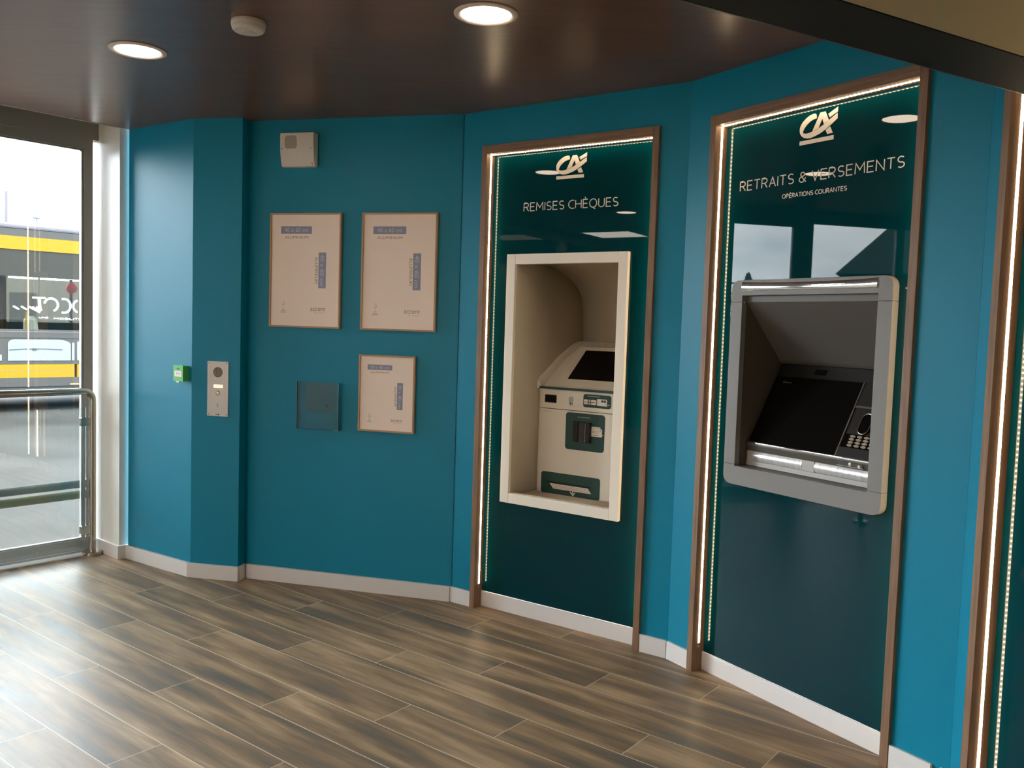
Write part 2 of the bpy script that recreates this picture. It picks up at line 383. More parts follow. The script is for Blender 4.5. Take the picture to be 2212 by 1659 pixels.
# ---------------------------------------------------------------- the room's plan
H = 2.5556; HB = 0.0817
WF = Frame((-2.572, 5.264), 50.43)       # window side: s towards the white column, n outwards
C1 = (-2.293, 5.256); C12 = (-1.791, 4.915); C23 = (-1.504, 4.859); C23i = (-1.490, 4.937); C34 = (-0.291, 4.617); C45 = (0.7434, 3.9058); C56 = (1.449, 2.832)
P1 = Frame(C1, -34.18); P2 = Frame(C12, -11.04); P3 = Frame(C23i, -14.94)
P4 = Frame((-0.29993, 4.61034), -35.143); P5 = Frame((0.7286, 3.88631), -57.692); P6 = Frame((1.4315, 2.8215), -81.5)
NW = 0.013                                # wall face behind the skirting front, in P4..P6

# floor, ceiling
def poly_slab(pts, z0, z1):
    mb = MB(); mb.prism(pts, z0, z1, 'z'); return mb
inside = [WF.w(0.5, 0.0), WF.w(-9.2, 0.0)]
fl = [WF.w(0.6, 0.0), WF.w(-9.4, 0.0), Vector((-4.5, -4.0, 0)), Vector((3.4, -4.0, 0)), Vector((3.4, 5.6, 0))]
struct('floor', poly_slab([(p.x, p.y) for p in fl], -0.12, 0.0), 'floor')
ce = [WF.w(0.9, -0.218), WF.w(-9.4, -0.218), Vector((-4.5, -4.0, 0)), Vector((3.4, -4.0, 0)), Vector((3.4, 5.9, 0)), Vector((-1.6, 6.1, 0))]
struct('ceiling', poly_slab([(p.x, p.y) for p in ce], H, H + 0.12), 'ceiling')
mb = MB(); mb.box(-9.3, 0.118, -0.2205, -0.2178, H - 0.004, H + 0.02)
struct('trim_1', mb, 'sill', WF)
# wall slabs
def wall_between(name, a, b, t=0.12, z0=0.0, z1=H, m='teal'):
    a = Vector((a[0], a[1], 0)); b = Vector((b[0], b[1], 0)); d = (b - a).normalized(); n = Vector((-d.y, d.x, 0)) * t
    return struct(name, poly_slab([(p.x, p.y) for p in (a, b, b + n, a + n)], z0, z1), m)
wall_between('wall_left', C1, C12)
wall_between('wall_left_pier', C12, C23, 0.07)
wall_between('wall_left_return', C23, C23i, 0.07)
wall_between('wall_back', C23i, C34)
# portal walls: pieces beside and above each lit portal
S0, S1 = 0.138, 1.123                     # the portal's outer edges
TOP, TOPI = 2.3786, 2.3369                # outer and inner top
POST = 0.0315
def meet(fa, na, fb, nb):
    """the plan point where the face lines n = na of fa and n = nb of fb cross"""
    p, q = fa.w(0, na), fb.w(0, nb); den = fa.d.x * fb.d.y - fa.d.y * fb.d.x; r = q - p
    return p + fa.d * ((r.x * fb.d.y - r.y * fb.d.x) / den)
def portal_wall(name, fr, sa, sb, so=0.0):
    mb = MB(); g = 0.0005
    mb.box(sa, S0 + so - g, NW, 0.14, 0, H); mb.box(S1 + so + g, sb, NW, 0.14, 0, H); mb.box(S0 + so - g, S1 + so + g, NW, 0.14, TOP + g, H)
    return struct(name, mb, 'teal', fr)
def s_of(fr, p): return (p - fr.o).dot(fr.d)
E34 = meet(P3, 0, P4, NW); E45 = meet(P4, NW, P5, NW); E56 = meet(P5, NW, P6, NW)
portal_wall('wall_cheque_side', P4, s_of(P4, E34) + 0.0003, s_of(P4, E45) - 0.0003)
portal_wall('wall_cash_side', P5, s_of(P5, E45) + 0.0003, s_of(P5, E56) - 0.0003)
portal_wall('wall_right', P6, s_of(P6, E56) + 0.0003, 1.30, -0.009)
mb = MB(); mb.box(1.30, 5.5, NW, 0.14, 0, H); struct('wall_right_far', mb, 'teal', P6)
# solid fill behind each wall corner
for i, (fa, na, fb, nb) in enumerate(((P1, 0, P2, 0), (P3, 0, P4, NW), (P4, NW, P5, NW), (P5, NW, P6, NW))):
    c = meet(fa, na, fb, nb)
    pts = [c - fa.d * 0.03 + fa.n * 0.004, c + (fa.n + fb.n) * 0.0022, c + fb.d * 0.03 + fb.n * 0.004, c + fb.n * 0.11 + fb.d * 0.03, c + (fa.n + fb.n) * 0.07, c + fa.n * 0.11 - fa.d * 0.03]
    struct('wall_corner_%d' % (i + 1), poly_slab([(p.x, p.y) for p in pts], 0, H), 'teal')
# skirtings
def skirt(name, fr, s0, s1, n0, n1, h=HB):
    mb = MB(); mb.box(s0, s1, n0, n1, 0, h); return struct(name, mb, 'skirting', fr, bv=0.0012)
skirt('baseboard_left', P1, 0.0, 0.600, -0.018, 0.0)
skirt('baseboard_left_pier', P2, -0.013, 0.301, -0.018, 0.0)
mb = MB(); mb.box(0.2855, 0.303, 0.0, 0.070, 0, HB); struct('baseboard_left_return', mb, 'skirting', P2, bv=0.0012)
skirt('baseboard_back', P3, 0.018, 1.237, -0.018, 0.0)
for nm, fr, e1, so in (('cheque_side', P4, 1.2585, 0), ('cash_side', P5, 1.277, 0), ('right', P6, 3.0, -0.009)):
    mb = MB(); mb.box(0.004, S0 + so - 0.001, 0.0, NW, 0, HB); mb.box(S1 + so + 0.001, e1, 0.0, NW, 0, HB)
    struct('baseboard_' + nm, mb, 'skirting', fr, bv=0.0012)
# back of the room, never seen but closing it
mb = MB(); mb.box(-4.6, 3.4, -4.1, -4.0, 0, H); struct('wall_rear', mb, 'beige_wall')
mb = MB(); mb.box(3.3, 3.4, -4.0, 1.0, 0, H); struct('wall_rear_right', mb, 'beige_wall')

# white column beside the glazing
mb = MB(); mb.box(0.124, 0.186, -0.203, 0.02, 0.0, 2.75); mb.box(0.124, 0.30, 0.0, 0.16, 0.0, 2.75)
struct('wall_column', mb, 'white_paint', WF)
mb = MB(); mb.box(0.110, 0.124, -0.217, 0.068, 0, HB); mb.box(0.124, 0.178, -0.217, -0.203, 0, HB)
struct('baseboard_column', mb, 'skirting', WF, bv=0.0012)

# glazed side: openings (s0, s1, top)
OPEN = [(-1.554, 0.042, 2.450), (-2.630, -1.731, 2.488), (-4.25, -2.685, 2.488), (-5.95, -4.42, 2.488), (-7.6, -6.1, 2.488), (-9.1, -7.75, 2.488)]
BOT = 0.088
for i, (a, b, tp) in enumerate(OPEN):
    lo = a - (0.0885 if i == 0 else 0.0275 if i == 1 else 0.08); hi = b + (0.051 if i == 0 else 0.0885 if i == 1 else 0.0275 if i == 2 else 0.08)
    mb = MB(); mb.ring(rrect(lo, hi, 0.0215, tp + 0.063, 0.0005, 1), rrect(a, b, BOT, tp, 0.004, 1), 0.068, 0.135)
    o = struct('window_%d' % (i + 1), mb, 'dark_frame', WF)
    bd = MB(); bd.ring(rrect(a - 0.001, b + 0.001, BOT - 0.001, tp + 0.001, 0.004, 1), rrect(a + 0.012, b - 0.012, BOT + 0.008, tp - 0.01, 0.004, 1), 0.08, 0.092)
    g = obj('glazing_bead', bd, 'dark_frame'); g.parent = o
    gb = MB(); gb.box(a + 0.001, b - 0.001, 0.098, 0.104, BOT + 0.001, tp - 0.001)
    g = obj('pane', gb, 'window_glass'); g.parent = o
    f1 = MB(); f1.box(a + 0.012, b - 0.012, 0.1042, 0.1045, 0.400, 0.448); g = obj('frosted_band', f1, 'film_grey'); g.parent = o; g['label'] = 'grey frosted band'
    f2 = MB(); f2.box(a + 0.012, b - 0.012, 0.1042, 0.1045, 0.333, 0.385); g = obj('frosted_band', f2, 'film_green'); g.parent = o; g['label'] = 'pale green frosted band'
mb = MB(); mb.box(-9.3, 0.1235, 0.0, 0.07, -0.02, 0.006); struct('trim_2', mb, 'sill', WF)          # pale threshold
mb = MB(); mb.box(-9.3, 0.1235, 0.07, 0.14, -0.1, 0.0185); struct('trim_3', mb, 'dark_frame', WF)
mb = MB(); mb.box(-9.3, 0.1235, 0.071, 0.14, 0.0185, 0.0212); struct('trim_4', mb, 'sill', WF)  # pale strip standing in for the highlight along the frame's bottom groove
mb = MB(); mb.box(-9.3, 0.1235, 0.064, 0.14, 2.510, 2.75)
mb.box(-9.3, 0.1235, 0.06, 0.0625, 2.515, 2.552); mb.box(-9.3, -0.33, 0.045, 0.0625, 2.50, 2.575)
struct('trim_5', mb, 'dark_frame', WF)                                                             # head above the glazing
mb = MB(); mb.box(-9.3, 0.3, -0.24, 0.16, 2.75, 2.85); struct('trim_6', mb, 'dark_frame', WF)      # soffit of the recess
mb = MB(); mb.box(-9.3, 0.5, -0.235, -0.2178, H + 0.11, 2.75); struct('trim_7', mb, 'beige_wall', WF)
mb = MB()
for i in range(len(OPEN) - 1):
    lo = OPEN[i + 1][1] + (0.0885 if i == 0 else 0.0275 if i == 1 else 0.08); hi = OPEN[i][0] - (0.0885 if i == 0 else 0.0275 if i == 1 else 0.08)
    if hi - lo > 0.005: mb.box(lo, hi, 0.07, 0.14, 0.0215, 2.552)
struct('trim_8', mb, 'dark_frame', WF)
mb = MB(); mb.box(-9.3, -9.18, -4.0, 0.16, 0, 2.75); struct('wall_left_far', mb, 'beige_wall', WF)

# dark header over the camera's doorway, beige wall above it
HD = Frame((0, 0), 29.84)
nf, nn_ = 1.772 * (2.08 - 1.4727) / (2.3 - 1.4727), 1.552 * (2.08 - 1.4727) / (2.3 - 1.4727)
mb = MB(); mb.box(-0.9, 2.50, nn_, nf - 0.004, 2.08, 2.083); o = struct('trim_9', mb, 'dark_header', HD)
mb = MB(); mb.box(-0.9, 2.50, nf - 0.004, nf, 2.0795, 2.145); o = struct('trim_10', mb, 'flange', HD)
mb = MB(); mb.box(-0.9, 2.50, nn_, nf - 0.006, 2.083, H); struct('wall_front_header', mb, 'beige_wall', HD)

# ---------------------------------------------------------------- lit portals and glass sign panels
def portal(fr, so, label):
    t = thing('portal_frame', label, 'frame', fr, (S0 + so + 0.49, 0.03, 0), 'walnut frames around the glass panels')
    n0, n1 = -0.003, 0.10
    a0, a1, b0, b1 = S0 + so, S0 + so + POST, S1 + so - POST, S1 + so
    for x0, x1 in ((a0, a1), (b0, b1)):
        mb = MB(); mb.box(x0, x1, n0, n1, 0, TOP); obj('post', mb, 'wood_v', t, bv=0.0012)
    mb = MB(); mb.box(a1 + 0.0004, b0 - 0.0004, n0, n1, TOPI, TOP); obj('lintel', mb, 'wood_h', t, bv=0.0012)
    # led strips: tape with beads every 16.7 mm
    def led(kind):
        mb = MB(); k = 0
        if kind in 'LR':
            x = a1 if kind == 'L' else b0; sg = 1 if kind == 'L' else -1
            xs = sorted((x, x + sg * 0.0012)); mb.m(0).box(xs[0], xs[1], 0.030, 0.040, 0.122, TOPI - 0.002)
            z = 0.128
            while z < TOPI - 0.006:
                xs = sorted((x + sg * 0.0012, x + sg * 0.0028)); mb.m(1).box(xs[0], xs[1], 0.0325, 0.0375, z - 0.0027, z + 0.0027); z += 0.0167
        else:
            mb.m(0).box(a1 + 0.002, b0 - 0.002, 0.030, 0.040, TOPI - 0.0012, TOPI)
            s = a1 + 0.010
            while s < b0 - 0.008: mb.m(1).box(s - 0.0027, s + 0.0027, 0.0325, 0.0375, TOPI - 0.0028, TOPI - 0.0012); s += 0.0167
        o = obj('led_strip', mb, ['tape', 'led'], t); o['label'] = 'warm glowing led strip'
    led('L'); led('R'); led('T')
    for x, sg in ((a1, 1), (b0, -1)):
        mb = MB(); mb.lathe([(0.0, sg * 0.0015), (0.0045, sg * 0.001), (0.0045, 0)], (x, 0.035, 0.106), 'x', 16); obj('end_cap', mb, 'cap', t)
    return t
t4 = portal(P4, 0, 'walnut frame with lit edges around the green cheque deposit panel')
t5 = portal(P5, 0, 'walnut frame with lit edges around the green withdrawals panel with the grey machine')
t6 = portal(P6, -0.009, 'walnut frame cropped by the picture edge, the nearest one with the brightest led line')

GF = 0.065                                 # glass face
def glass(fr, so, hole, label):
    a0, a1 = S0 + so + POST + 0.0006, S1 + so - POST - 0.0006; z0, z1 = 0.080, TOPI - 0.0006
    t = thing('glass_sign_panel', label, 'panel', fr, ((a0 + a1) / 2, 0.07, z0), 'dark green glass panels in the walnut frames')
    mb = MB()
    if hole: mb.ring(rrect(a0, a1, z0, z1, 0.0004, 1), rrect(*hole, 0.0004, 1), GF, GF + 0.012)
    else: mb.box(a0, a1, GF, GF + 0.012, z0, z1)
    obj('glass_sheet', mb, 'glass_panel', t)
    mb = MB(); mb.box(a0, a1, 0.056, GF, 0.0765, 0.0800); mb.box(a0, a1, 0.056, 0.09, 0.0, 0.0765); o = obj('plinth', mb, 'skirting', t, bv=0.0012); o['label'] = 'pale metal plinth'
    return t
LOGO = {'C': [(0.6179, 2.3126), (0.6253, 2.3097), (0.6292, 2.3002), (0.6286, 2.2928), (0.6171, 2.2913), (0.6015, 2.2865), (0.586, 2.2762), (0.5735, 2.2642), (0.5676, 2.2521), (0.5687, 2.2466), (0.5808, 2.2428), (0.5955, 2.2428), (0.6128, 2.2464), (0.6328, 2.2514), (0.6467, 2.2564), (0.6634, 2.2642), (0.6783, 2.2726), (0.685, 2.2763), (0.7224, 2.2964), (0.7238, 2.2763), (0.6946, 2.2574), (0.673, 2.245), (0.6509, 2.2345), (0.6256, 2.2268), (0.6055, 2.2232), (0.5894, 2.2236), (0.5729, 2.2287), (0.5604, 2.2379), (0.5534, 2.2496), (0.5517, 2.2642), (0.5559, 2.2774), (0.566, 2.2902), (0.5801, 2.3005), (0.5971, 2.3088)],
        'A1': [(0.6446, 2.3112), (0.668, 2.3112), (0.6845, 2.2772), (0.6631, 2.2655), (0.6546, 2.2875), (0.6395, 2.2549), (0.6298, 2.2523), (0.6119, 2.2475)],
        'A2': [(0.6724, 2.2419), (0.692, 2.2518), (0.7053, 2.2263), (0.6806, 2.2258)],
        'F': [(0.6807, 2.2995), (0.7234, 2.319), (0.7235, 2.3008), (0.6886, 2.2854)],
        'bar': [(0.5540, 2.2175), (0.7100, 2.2175), (0.7100, 2.202), (0.5540, 2.202)]}
def logo(t, ds, dz):
    mb = MB()
    for k, v in LOGO.items(): mb.prism([(p[0] + ds, p[1] + dz) for p in v], GF - 0.0012 - (0.0003 if k == 'C' else 0), GF - 0.0001, 'y')
    o = obj('emblem', mb, 'print', t); o['label'] = 'cream two-letter emblem over a bar'
g4 = glass(P4, 0, (0.300, 0.950, 0.590, 1.815), 'dark green glass panel lettered for cheque deposits, behind the cream machine')
logo(g4, -0.0075, -0.0095)
def sign_words(t, text, x0, x1, z0, cap, wd, name='lettering'):
    mb = MB(); spans = []
    words = text.split(' '); tot = sum((0.12 if c == ' ' else GL[c][0]) for c in text) + 0.21 * (len(text) - 1); k = (x1 - x0 - wd) / tot; x = x0
    for wd_ in words:
        ww = (sum(GL[c][0] for c in wd_) + 0.21 * (len(wd_) - 1)) * k + wd
        mb = MB(); lettering(mb, wd_, x, x + ww, z0, cap, wd, GF - 0.0008, GF - 0.0001); obj(name, mb, 'print', t); x += ww - wd + (0.12 + 0.42) * k
sign_words(g4, 'REMISES CHÈQUES', 0.359, 0.894, 2.0465, 0.0435, 0.0041)
g5 = glass(P5, 0, (0.292, 0.995, 0.870, 1.668), 'dark green glass panel lettered for withdrawals and deposits, behind the grey machine')
logo(g5, 0, 0)
sign_words(g5, 'RETRAITS & VERSEMENTS', 0.256, 1.010, 2.0590, 0.0415, 0.0040)
sign_words(g5, 'OPÉRATIONS COURANTES', 0.481, 0.781, 2.0065, 0.0180, 0.0026, 'small_lettering')
g6 = glass(P6, -0.009, None, 'plain dark green glass strip inside the walnut frame cropped by the picture edge')

# ---------------------------------------------------------------- cheque deposit machine
A = thing('cheque_deposit_machine', 'cream cheque deposit machine set into the panel behind a square cream surround', 'machine', P4, (0.6245, 0.05, 0.572))
n0 = 0.043
mb = MB()
for x0, x1 in ((0.2805, 0.3325), (0.9185, 0.9675)): mb.box(x0, x1, n0, 0.085, 0.572, 1.835)
o = obj('surround_stile', MB().box(0.2805, 0.3325, n0, 0.085, 0.572, 1.835), 'cream', A, bv=0.0018)
o = obj('surround_stile', MB().box(0.9185, 0.9675, n0, 0.085, 0.572, 1.835), 'cream', A, bv=0.0018)
o = obj('surround_rail', MB().box(0.3333, 0.9177, n0, 0.085, 1.785, 1.835), 'cream', A, bv=0.0015)
o = obj('surround_rail', MB().box(0.3333, 0.9177, n0, 0.085, 0.572, 0.623), 'cream', A, bv=0.0015)
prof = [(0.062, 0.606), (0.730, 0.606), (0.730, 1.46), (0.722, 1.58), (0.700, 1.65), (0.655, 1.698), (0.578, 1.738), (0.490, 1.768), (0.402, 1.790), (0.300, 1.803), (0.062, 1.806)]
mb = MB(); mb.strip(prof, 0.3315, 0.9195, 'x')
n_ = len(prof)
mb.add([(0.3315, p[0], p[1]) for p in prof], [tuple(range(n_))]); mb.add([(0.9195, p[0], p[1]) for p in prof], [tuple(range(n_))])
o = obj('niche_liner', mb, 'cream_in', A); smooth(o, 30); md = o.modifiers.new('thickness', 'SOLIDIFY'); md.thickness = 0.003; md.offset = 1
# body
bx0, bx1, bf, bb_ = 0.3335, 0.835, 0.274, 0.70
def body_poly(inset=0): return [(bx0 + inset, bb_)] + [(bx0 + inset + 0.055 * (1 - math.cos(math.radians(a))), bf + inset + 0.040 * (1 - math.sin(math.radians(a)))) for a in range(0, 91, 10)] + [(bx1 - inset - 0.06 * (1 - math.sin(math.radians(a))), bf + inset + 0.045 * (1 - math.cos(math.radians(a)))) for a in range(0, 91, 10)] + [(bx1 - inset, bb_)]
o = obj('lower_body', MB().prism(body_poly(), 0.6065, 1.0495, 'z'), 'cream', A); smooth(o, 30); bevel(o, 0.0015)
o = obj('upper_body', MB().prism(body_poly(), 1.0525, 1.153, 'z'), 'cream', A); smooth(o, 30); bevel(o, 0.0015)
obj('joint_strip', MB().prism(body_poly(0.003), 1.0490, 1.0530, 'z'), 'dark_detail', A)
rim = [(0.276, 1.153), (0.276, 1.189), (0.300, 1.212), (0.467, 1.313), (0.560, 1.357), (0.625, 1.385), (0.668, 1.398), (0.723, 1.403), (0.726, 1.153)]
o = obj('hood_rim', MB().prism(rim, 0.3340, 0.3575, 'x'), 'cream', A); smooth(o, 25)
o = obj('hood_rim', MB().prism(rim, 0.8105, 0.834, 'x'), 'cream', A); smooth(o, 25)
deck = [(0.283, 1.153), (0.300, 1.158), (0.490, 1.290), (0.600, 1.340), (0.720, 1.3995), (0.720, 1.153)]
obj('hood', MB().prism(deck, 0.3577, 0.8103, 'x'), 'cream', A)
wedge = [(0.318, 1.172), (0.316, 1.176), (0.558, 1.373), (0.600, 1.378), (0.640, 1.366), (0.60, 1.33)]
o = obj('screen_bezel', MB().prism(wedge, 0.424, 0.806, 'x'), 'cream', A, bv=0.002)
def slab_on(p0, p1, t, lift=0.0006):
    d = Vector((p1[0] - p0[0], p1[1] - p0[1])).normalized(); q = Vector((-d.y, d.x)) * 1.0
    a, b = Vector(p0), Vector(p1); return [a + q * lift, b + q * lift, b + q * (lift + t), a + q * (lift + t)]
obj('screen', MB().prism(slab_on((0.354, 1.2068), (0.535, 1.3541), 0.0012), 0.4755, 0.797, 'x'), 'screen', A, bv=0.0)
obj('green_ledge', MB().prism([(0.3585, 0.262), (0.795, 0.262), (0.803, 0.268), (0.803, 0.300), (0.3585, 0.300)], 1.1535, 1.1645, 'z'), 'green_panel', A, bv=0.001)
cav = MB(); cav.lathe([(0.0, 0.0012), (0.02, 0.0012), (0.021, 0)], (0, 0, 0), 'z', 20); cav.v = [(p[0] * 1.6 + 0.555, p[1] * 0.55 + 0.652, p[2] + 1.3745) for p in cav.v]; obj('camera_dome', cav, 'dark_detail', A)
F0 = bf
wn_ = MB(); wn_.m(0).ring(rrect(0.389, 0.461, 1.0815, 1.1235, 0.003, 2), rrect(0.392, 0.458, 1.0845, 1.1205, 0.002, 2), F0 - 0.0015, F0 + 0.001); wn_.m(1).box(0.392, 0.458, F0 - 0.0006, F0 + 0.001, 1.0845, 1.1205)
o = obj('reader_window', wn_, ['dark_detail', 'screen'], A)
o = obj('lock_plate', MB().prism(rrect(0.5375, 0.5595, 1.0735, 1.1235, 0.011, 6), F0 - 0.004, F0 + 0.001, 'y'), 'plate', A, bv=0.0008); o['label'] = 'rounded chrome lock plate'
k = obj('lock_button', MB().lathe([(0.0, -0.013), (0.0065, -0.013), (0.0080, -0.0115), (0.0085, -0.004)], (0.5475, F0, 1.1105), 'y', 20), 'chrome', o)
k = obj('keyhole', MB().lathe([(0.0, -0.006), (0.004, -0.006), (0.005, -0.004)], (0.5490, F0, 1.0865), 'y', 14), 'dark_detail', o)
# card reader panel
cp = obj('card_panel', MB().prism(rrect(0.622, 0.7825, 1.0745, 1.1415, 0.013, 5), F0 - 0.0018, F0 + 0.001, 'y'), 'green_panel', A)
q = MB(); y0, y1 = F0 - 0.0035, F0 - 0.0018
q.m(0).box(0.632, 0.700, F0 - 0.012, y1, 1.090, 1.1145)
q.m(1).box(0.6335, 0.696, F0 - 0.0128, F0 - 0.011, 1.1005, 1.1035); q.m(1).box(0.6555, 0.6605, F0 - 0.0130, F0 - 0.011, 1.088, 1.1165); q.m(1).box(0.668, 0.672, F0 - 0.0130, F0 - 0.011, 1.088, 1.1165)
o = obj('card_slot', q, ['print', 'dark_detail'], cp)
q = MB(); q.m(0).prism(rrect(0.7035, 0.7600, 1.0865, 1.1210, 0.004, 3), y0, y1, 'y')
q.m(1).disc(0.7335, F0 - 0.0042, 1.1105, 0.0062, y0, 20); q.m(1).box(0.742, 0.7545, F0 - 0.0042, y0, 1.1045, 1.1165)
q.m(2).ribbon([(0.776, 1.0945), (0.750, 1.0945)], 0.0035, F0 - 0.0048, F0 - 0.0042); q.m(2).ribbon([(0.7615, 1.104), (0.7505, 1.0945), (0.7615, 1.085)], 0.0035, F0 - 0.0050, F0 - 0.0043)
o = obj('card_symbol', q, ['print', 'green_panel', 'ink_white'], cp)
q = MB(); q.box(0.646, 0.717, F0 - 0.0022, F0 - 0.0018, 1.1300, 1.1330); obj('caption_line', q, 'ink_faint', cp)
# cheque intake
dp = obj('cheque_panel', MB().prism(rrect(0.5225, 0.7515, 0.8505, 1.0410, 0.016, 5), F0 - 0.0018, F0 + 0.001, 'y'), 'green_panel', A)
q = MB(); q.m(0).box(0.576, 0.604, F0 - 0.016, F0 - 0.0018, 0.893, 0.998); q.m(0).box(0.655, 0.676, F0 - 0.026, F0 - 0.0018, 0.893, 0.998)
q.m(0).box(0.604, 0.655, F0 - 0.008, F0 - 0.0018, 0.893, 0.998); q.m(1).box(0.6520, 0.6550, F0 - 0.0275, F0 - 0.0255, 0.897, 0.994); q.m(1).box(0.6075, 0.6520, F0 - 0.012, F0 - 0.008, 0.8965, 0.8995)
q.m(2).box(0.607, 0.642, F0 - 0.0145, F0 - 0.008, 0.900, 0.996)
o = obj('cheque_intake', q, ['black', 'steel', 'dark_detail'], dp, bv=0.0012)
q = MB(); q.m(0).box(0.677, 0.7280, F0 - 0.0024, F0 - 0.0018, 0.9695, 0.9785); q.m(0).box(0.677, 0.7380, F0 - 0.0028, F0 - 0.0018, 0.9290, 0.9690)
for zz, xb in ((0.9555, 0.727), (0.9480, 0.722), (0.9345, 0.720)): q.m(1).box(0.6800 if zz > 0.94 else 0.687, xb, F0 - 0.0031, F0 - 0.0028, zz, zz + (0.0013 if zz > 0.94 else 0.003))
q.m(1).box(0.716, 0.720, F0 - 0.0027, F0 - 0.0024, 0.971, 0.976); q.m(1).box(0.727, 0.731, F0 - 0.0031, F0 - 0.0028, 0.958, 0.964)
q.m(0).ribbon([(0.7475, 0.939), (0.7260, 0.939)], 0.0035, F0 - 0.0036, F0 - 0.0031); q.m(0).ribbon([(0.7375, 0.949), (0.7265, 0.939), (0.7375, 0.929)], 0.0035, F0 - 0.0038, F0 - 0.0031)
obj('cheque_symbol', q, ['print', 'ink_grey'], dp)
q = MB(); q.box(0.591, 0.664, F0 - 0.0022, F0 - 0.0018, 1.0195, 1.0225); obj('caption_line', q, 'ink_faint', dp)
# receipt outlet
rc = obj('receipt_panel', MB().prism(rrect(0.3825, 0.7365, 0.6045, 0.7180, 0.014, 5), F0 - 0.0018, F0 + 0.001, 'y'), 'green_panel', A)
q = MB(); q.prism([(0.420, 0.6695), (0.684, 0.6695), (0.681, 0.6630), (0.423, 0.6630)], F0 - 0.0034, F0 - 0.0018, 'y'); obj('receipt_slot', q, 'black', rc)
q = MB(); q.m(0).prism([(0.4370, 0.6595), (0.6670, 0.6595), (0.6890, 0.6335), (0.4600, 0.6335)], F0 - 0.0030, F0 - 0.0018, 'y')
for kz, zz in enumerate((0.6530, 0.6460, 0.6395)): q.m(1).box(0.452 + 0.006 * kz, 0.655 + 0.006 * kz, F0 - 0.0033, F0 - 0.0030, zz, zz + 0.0012)
q.m(1).ribbon([(0.576, 0.6445), (0.582, 0.6110)], 0.0075, F0 - 0.0035, F0 - 0.0031)
q.m(0).ribbon([(0.5765, 0.6440), (0.582, 0.6125)], 0.0050, F0 - 0.0040, F0 - 0.0035); q.m(0).ribbon([(0.5640, 0.6290), (0.582, 0.6115), (0.5930, 0.6280)], 0.0050, F0 - 0.0042, F0 - 0.0035)
obj('receipt_symbol', q, ['print', 'ink_grey'], rc)
q = MB(); q.m(0).box(0.384, 0.428, F0 - 0.0006, F0, 1.0345, 1.0365); obj('caption_line', q, 'ink_grey', A)

# ---------------------------------------------------------------- cash machine
Z = thing('cash_machine', 'dark grey cash machine with a chrome top strip and a deep slanted console', 'machine', P5, (0.6440, 0.05, 0.848))
f0, f1 = 0.030, 0.0645
ox0, ox1, oz0, oz1 = 0.2712, 1.0180, 0.8485, 1.6900
ix0, ix1, iz0, iz1 = 0.3310, 0.9600, 0.9260, 1.6280
outer = rrect(ox0, ox1, oz0, oz1, 0.038, 7); inner = rrect(ix0, ix1, iz0, iz1, 0.0006, 7)
# the surround comes in three mouldings: head, sides, foot
def cut_ring(z_lo, z_hi, nm, mt):
    mb = MB()
    for pts in (outer,):
        pass
    if z_hi > 1.6:      # head
        pts = [(x, z) for x, z in outer if z > 1.6]; pts = [(ox1, z_lo)] + pts + [(ox0, z_lo)]
        poly = pts + [(ix0, z_lo), (ix0, iz1), (ix1, iz1), (ix1, z_lo)]
    elif z_lo < 0.9:    # foot
        pts = [(x, z) for x, z in outer if z < 0.92]; poly = [(ox0, z_hi)] + pts + [(ox1, z_hi), (ix1, z_hi), (ix1, iz0), (ix0, iz0), (ix0, z_hi)]
    mb.prism(poly, f0, f1, 'y'); o = obj(nm, mb, mt, Z, bv=0.0016); return o
cut_ring(1.6020, 1.7, 'surround_head', 'grey_atm')
cut_ring(0.8, 0.9315, 'surround_foot', 'grey_atm')
obj('surround_side', MB().box(ox0, ix0, f0, f1, 0.9325, 1.6010), 'grey_atm', Z, bv=0.0012)
obj('surround_side', MB().box(ix1, ox1, f0, f1, 0.9325, 1.6010), 'grey_atm', Z, bv=0.0012)
# chrome strip wrapping over the top edge, slightly bowed
mb = MB(); k = 24; cols = []
pr = [(0.0290, 1.6475), (0.0262, 1.6500), (0.0245, 1.6620), (0.0262, 1.6760), (0.0320, 1.6870), (0.0420, 1.6930), (0.0560, 1.6945), (0.0640, 1.6935)]
vs = []
for i in range(k + 1):
    u = i / k; s_ = 0.3285 + (0.9565 - 0.3285) * u; sag = math.sin(PI * u) ** 0.7 if 0 < u < 1 else 0
    for j, (n_, z_) in enumerate(pr): vs.append((s_, n_ + 0.0035 * sag * (1 if 1 < j < 6 else 0), z_ - 0.0040 * sag * (j > 3)))
m_ = len(pr)
mb.add(vs, [(i * m_ + j, (i + 1) * m_ + j, (i + 1) * m_ + j + 1, i * m_ + j + 1) for i in range(k) for j in range(m_ - 1)] + [tuple(range(m_)), tuple(range(k * m_, k * m_ + m_))])
o = obj('chrome_strip', mb, 'chrome', Z); smooth(o, 60); o['label'] = 'bowed mirror-bright strip'
# reveal: first step
mb = MB(); mb.ring(rrect(ix0 - 0.004, ix1 + 0.004, iz0 - 0.006, iz1 + 0.004, 0.0005, 1), rrect(ix0 + 0.0005, ix1 - 0.0005, iz0, iz1 - 0.0005, 0.0005, 1), 0.0560, 0.0650); obj('inner_step', mb, 'grey_atm_dark', Z)
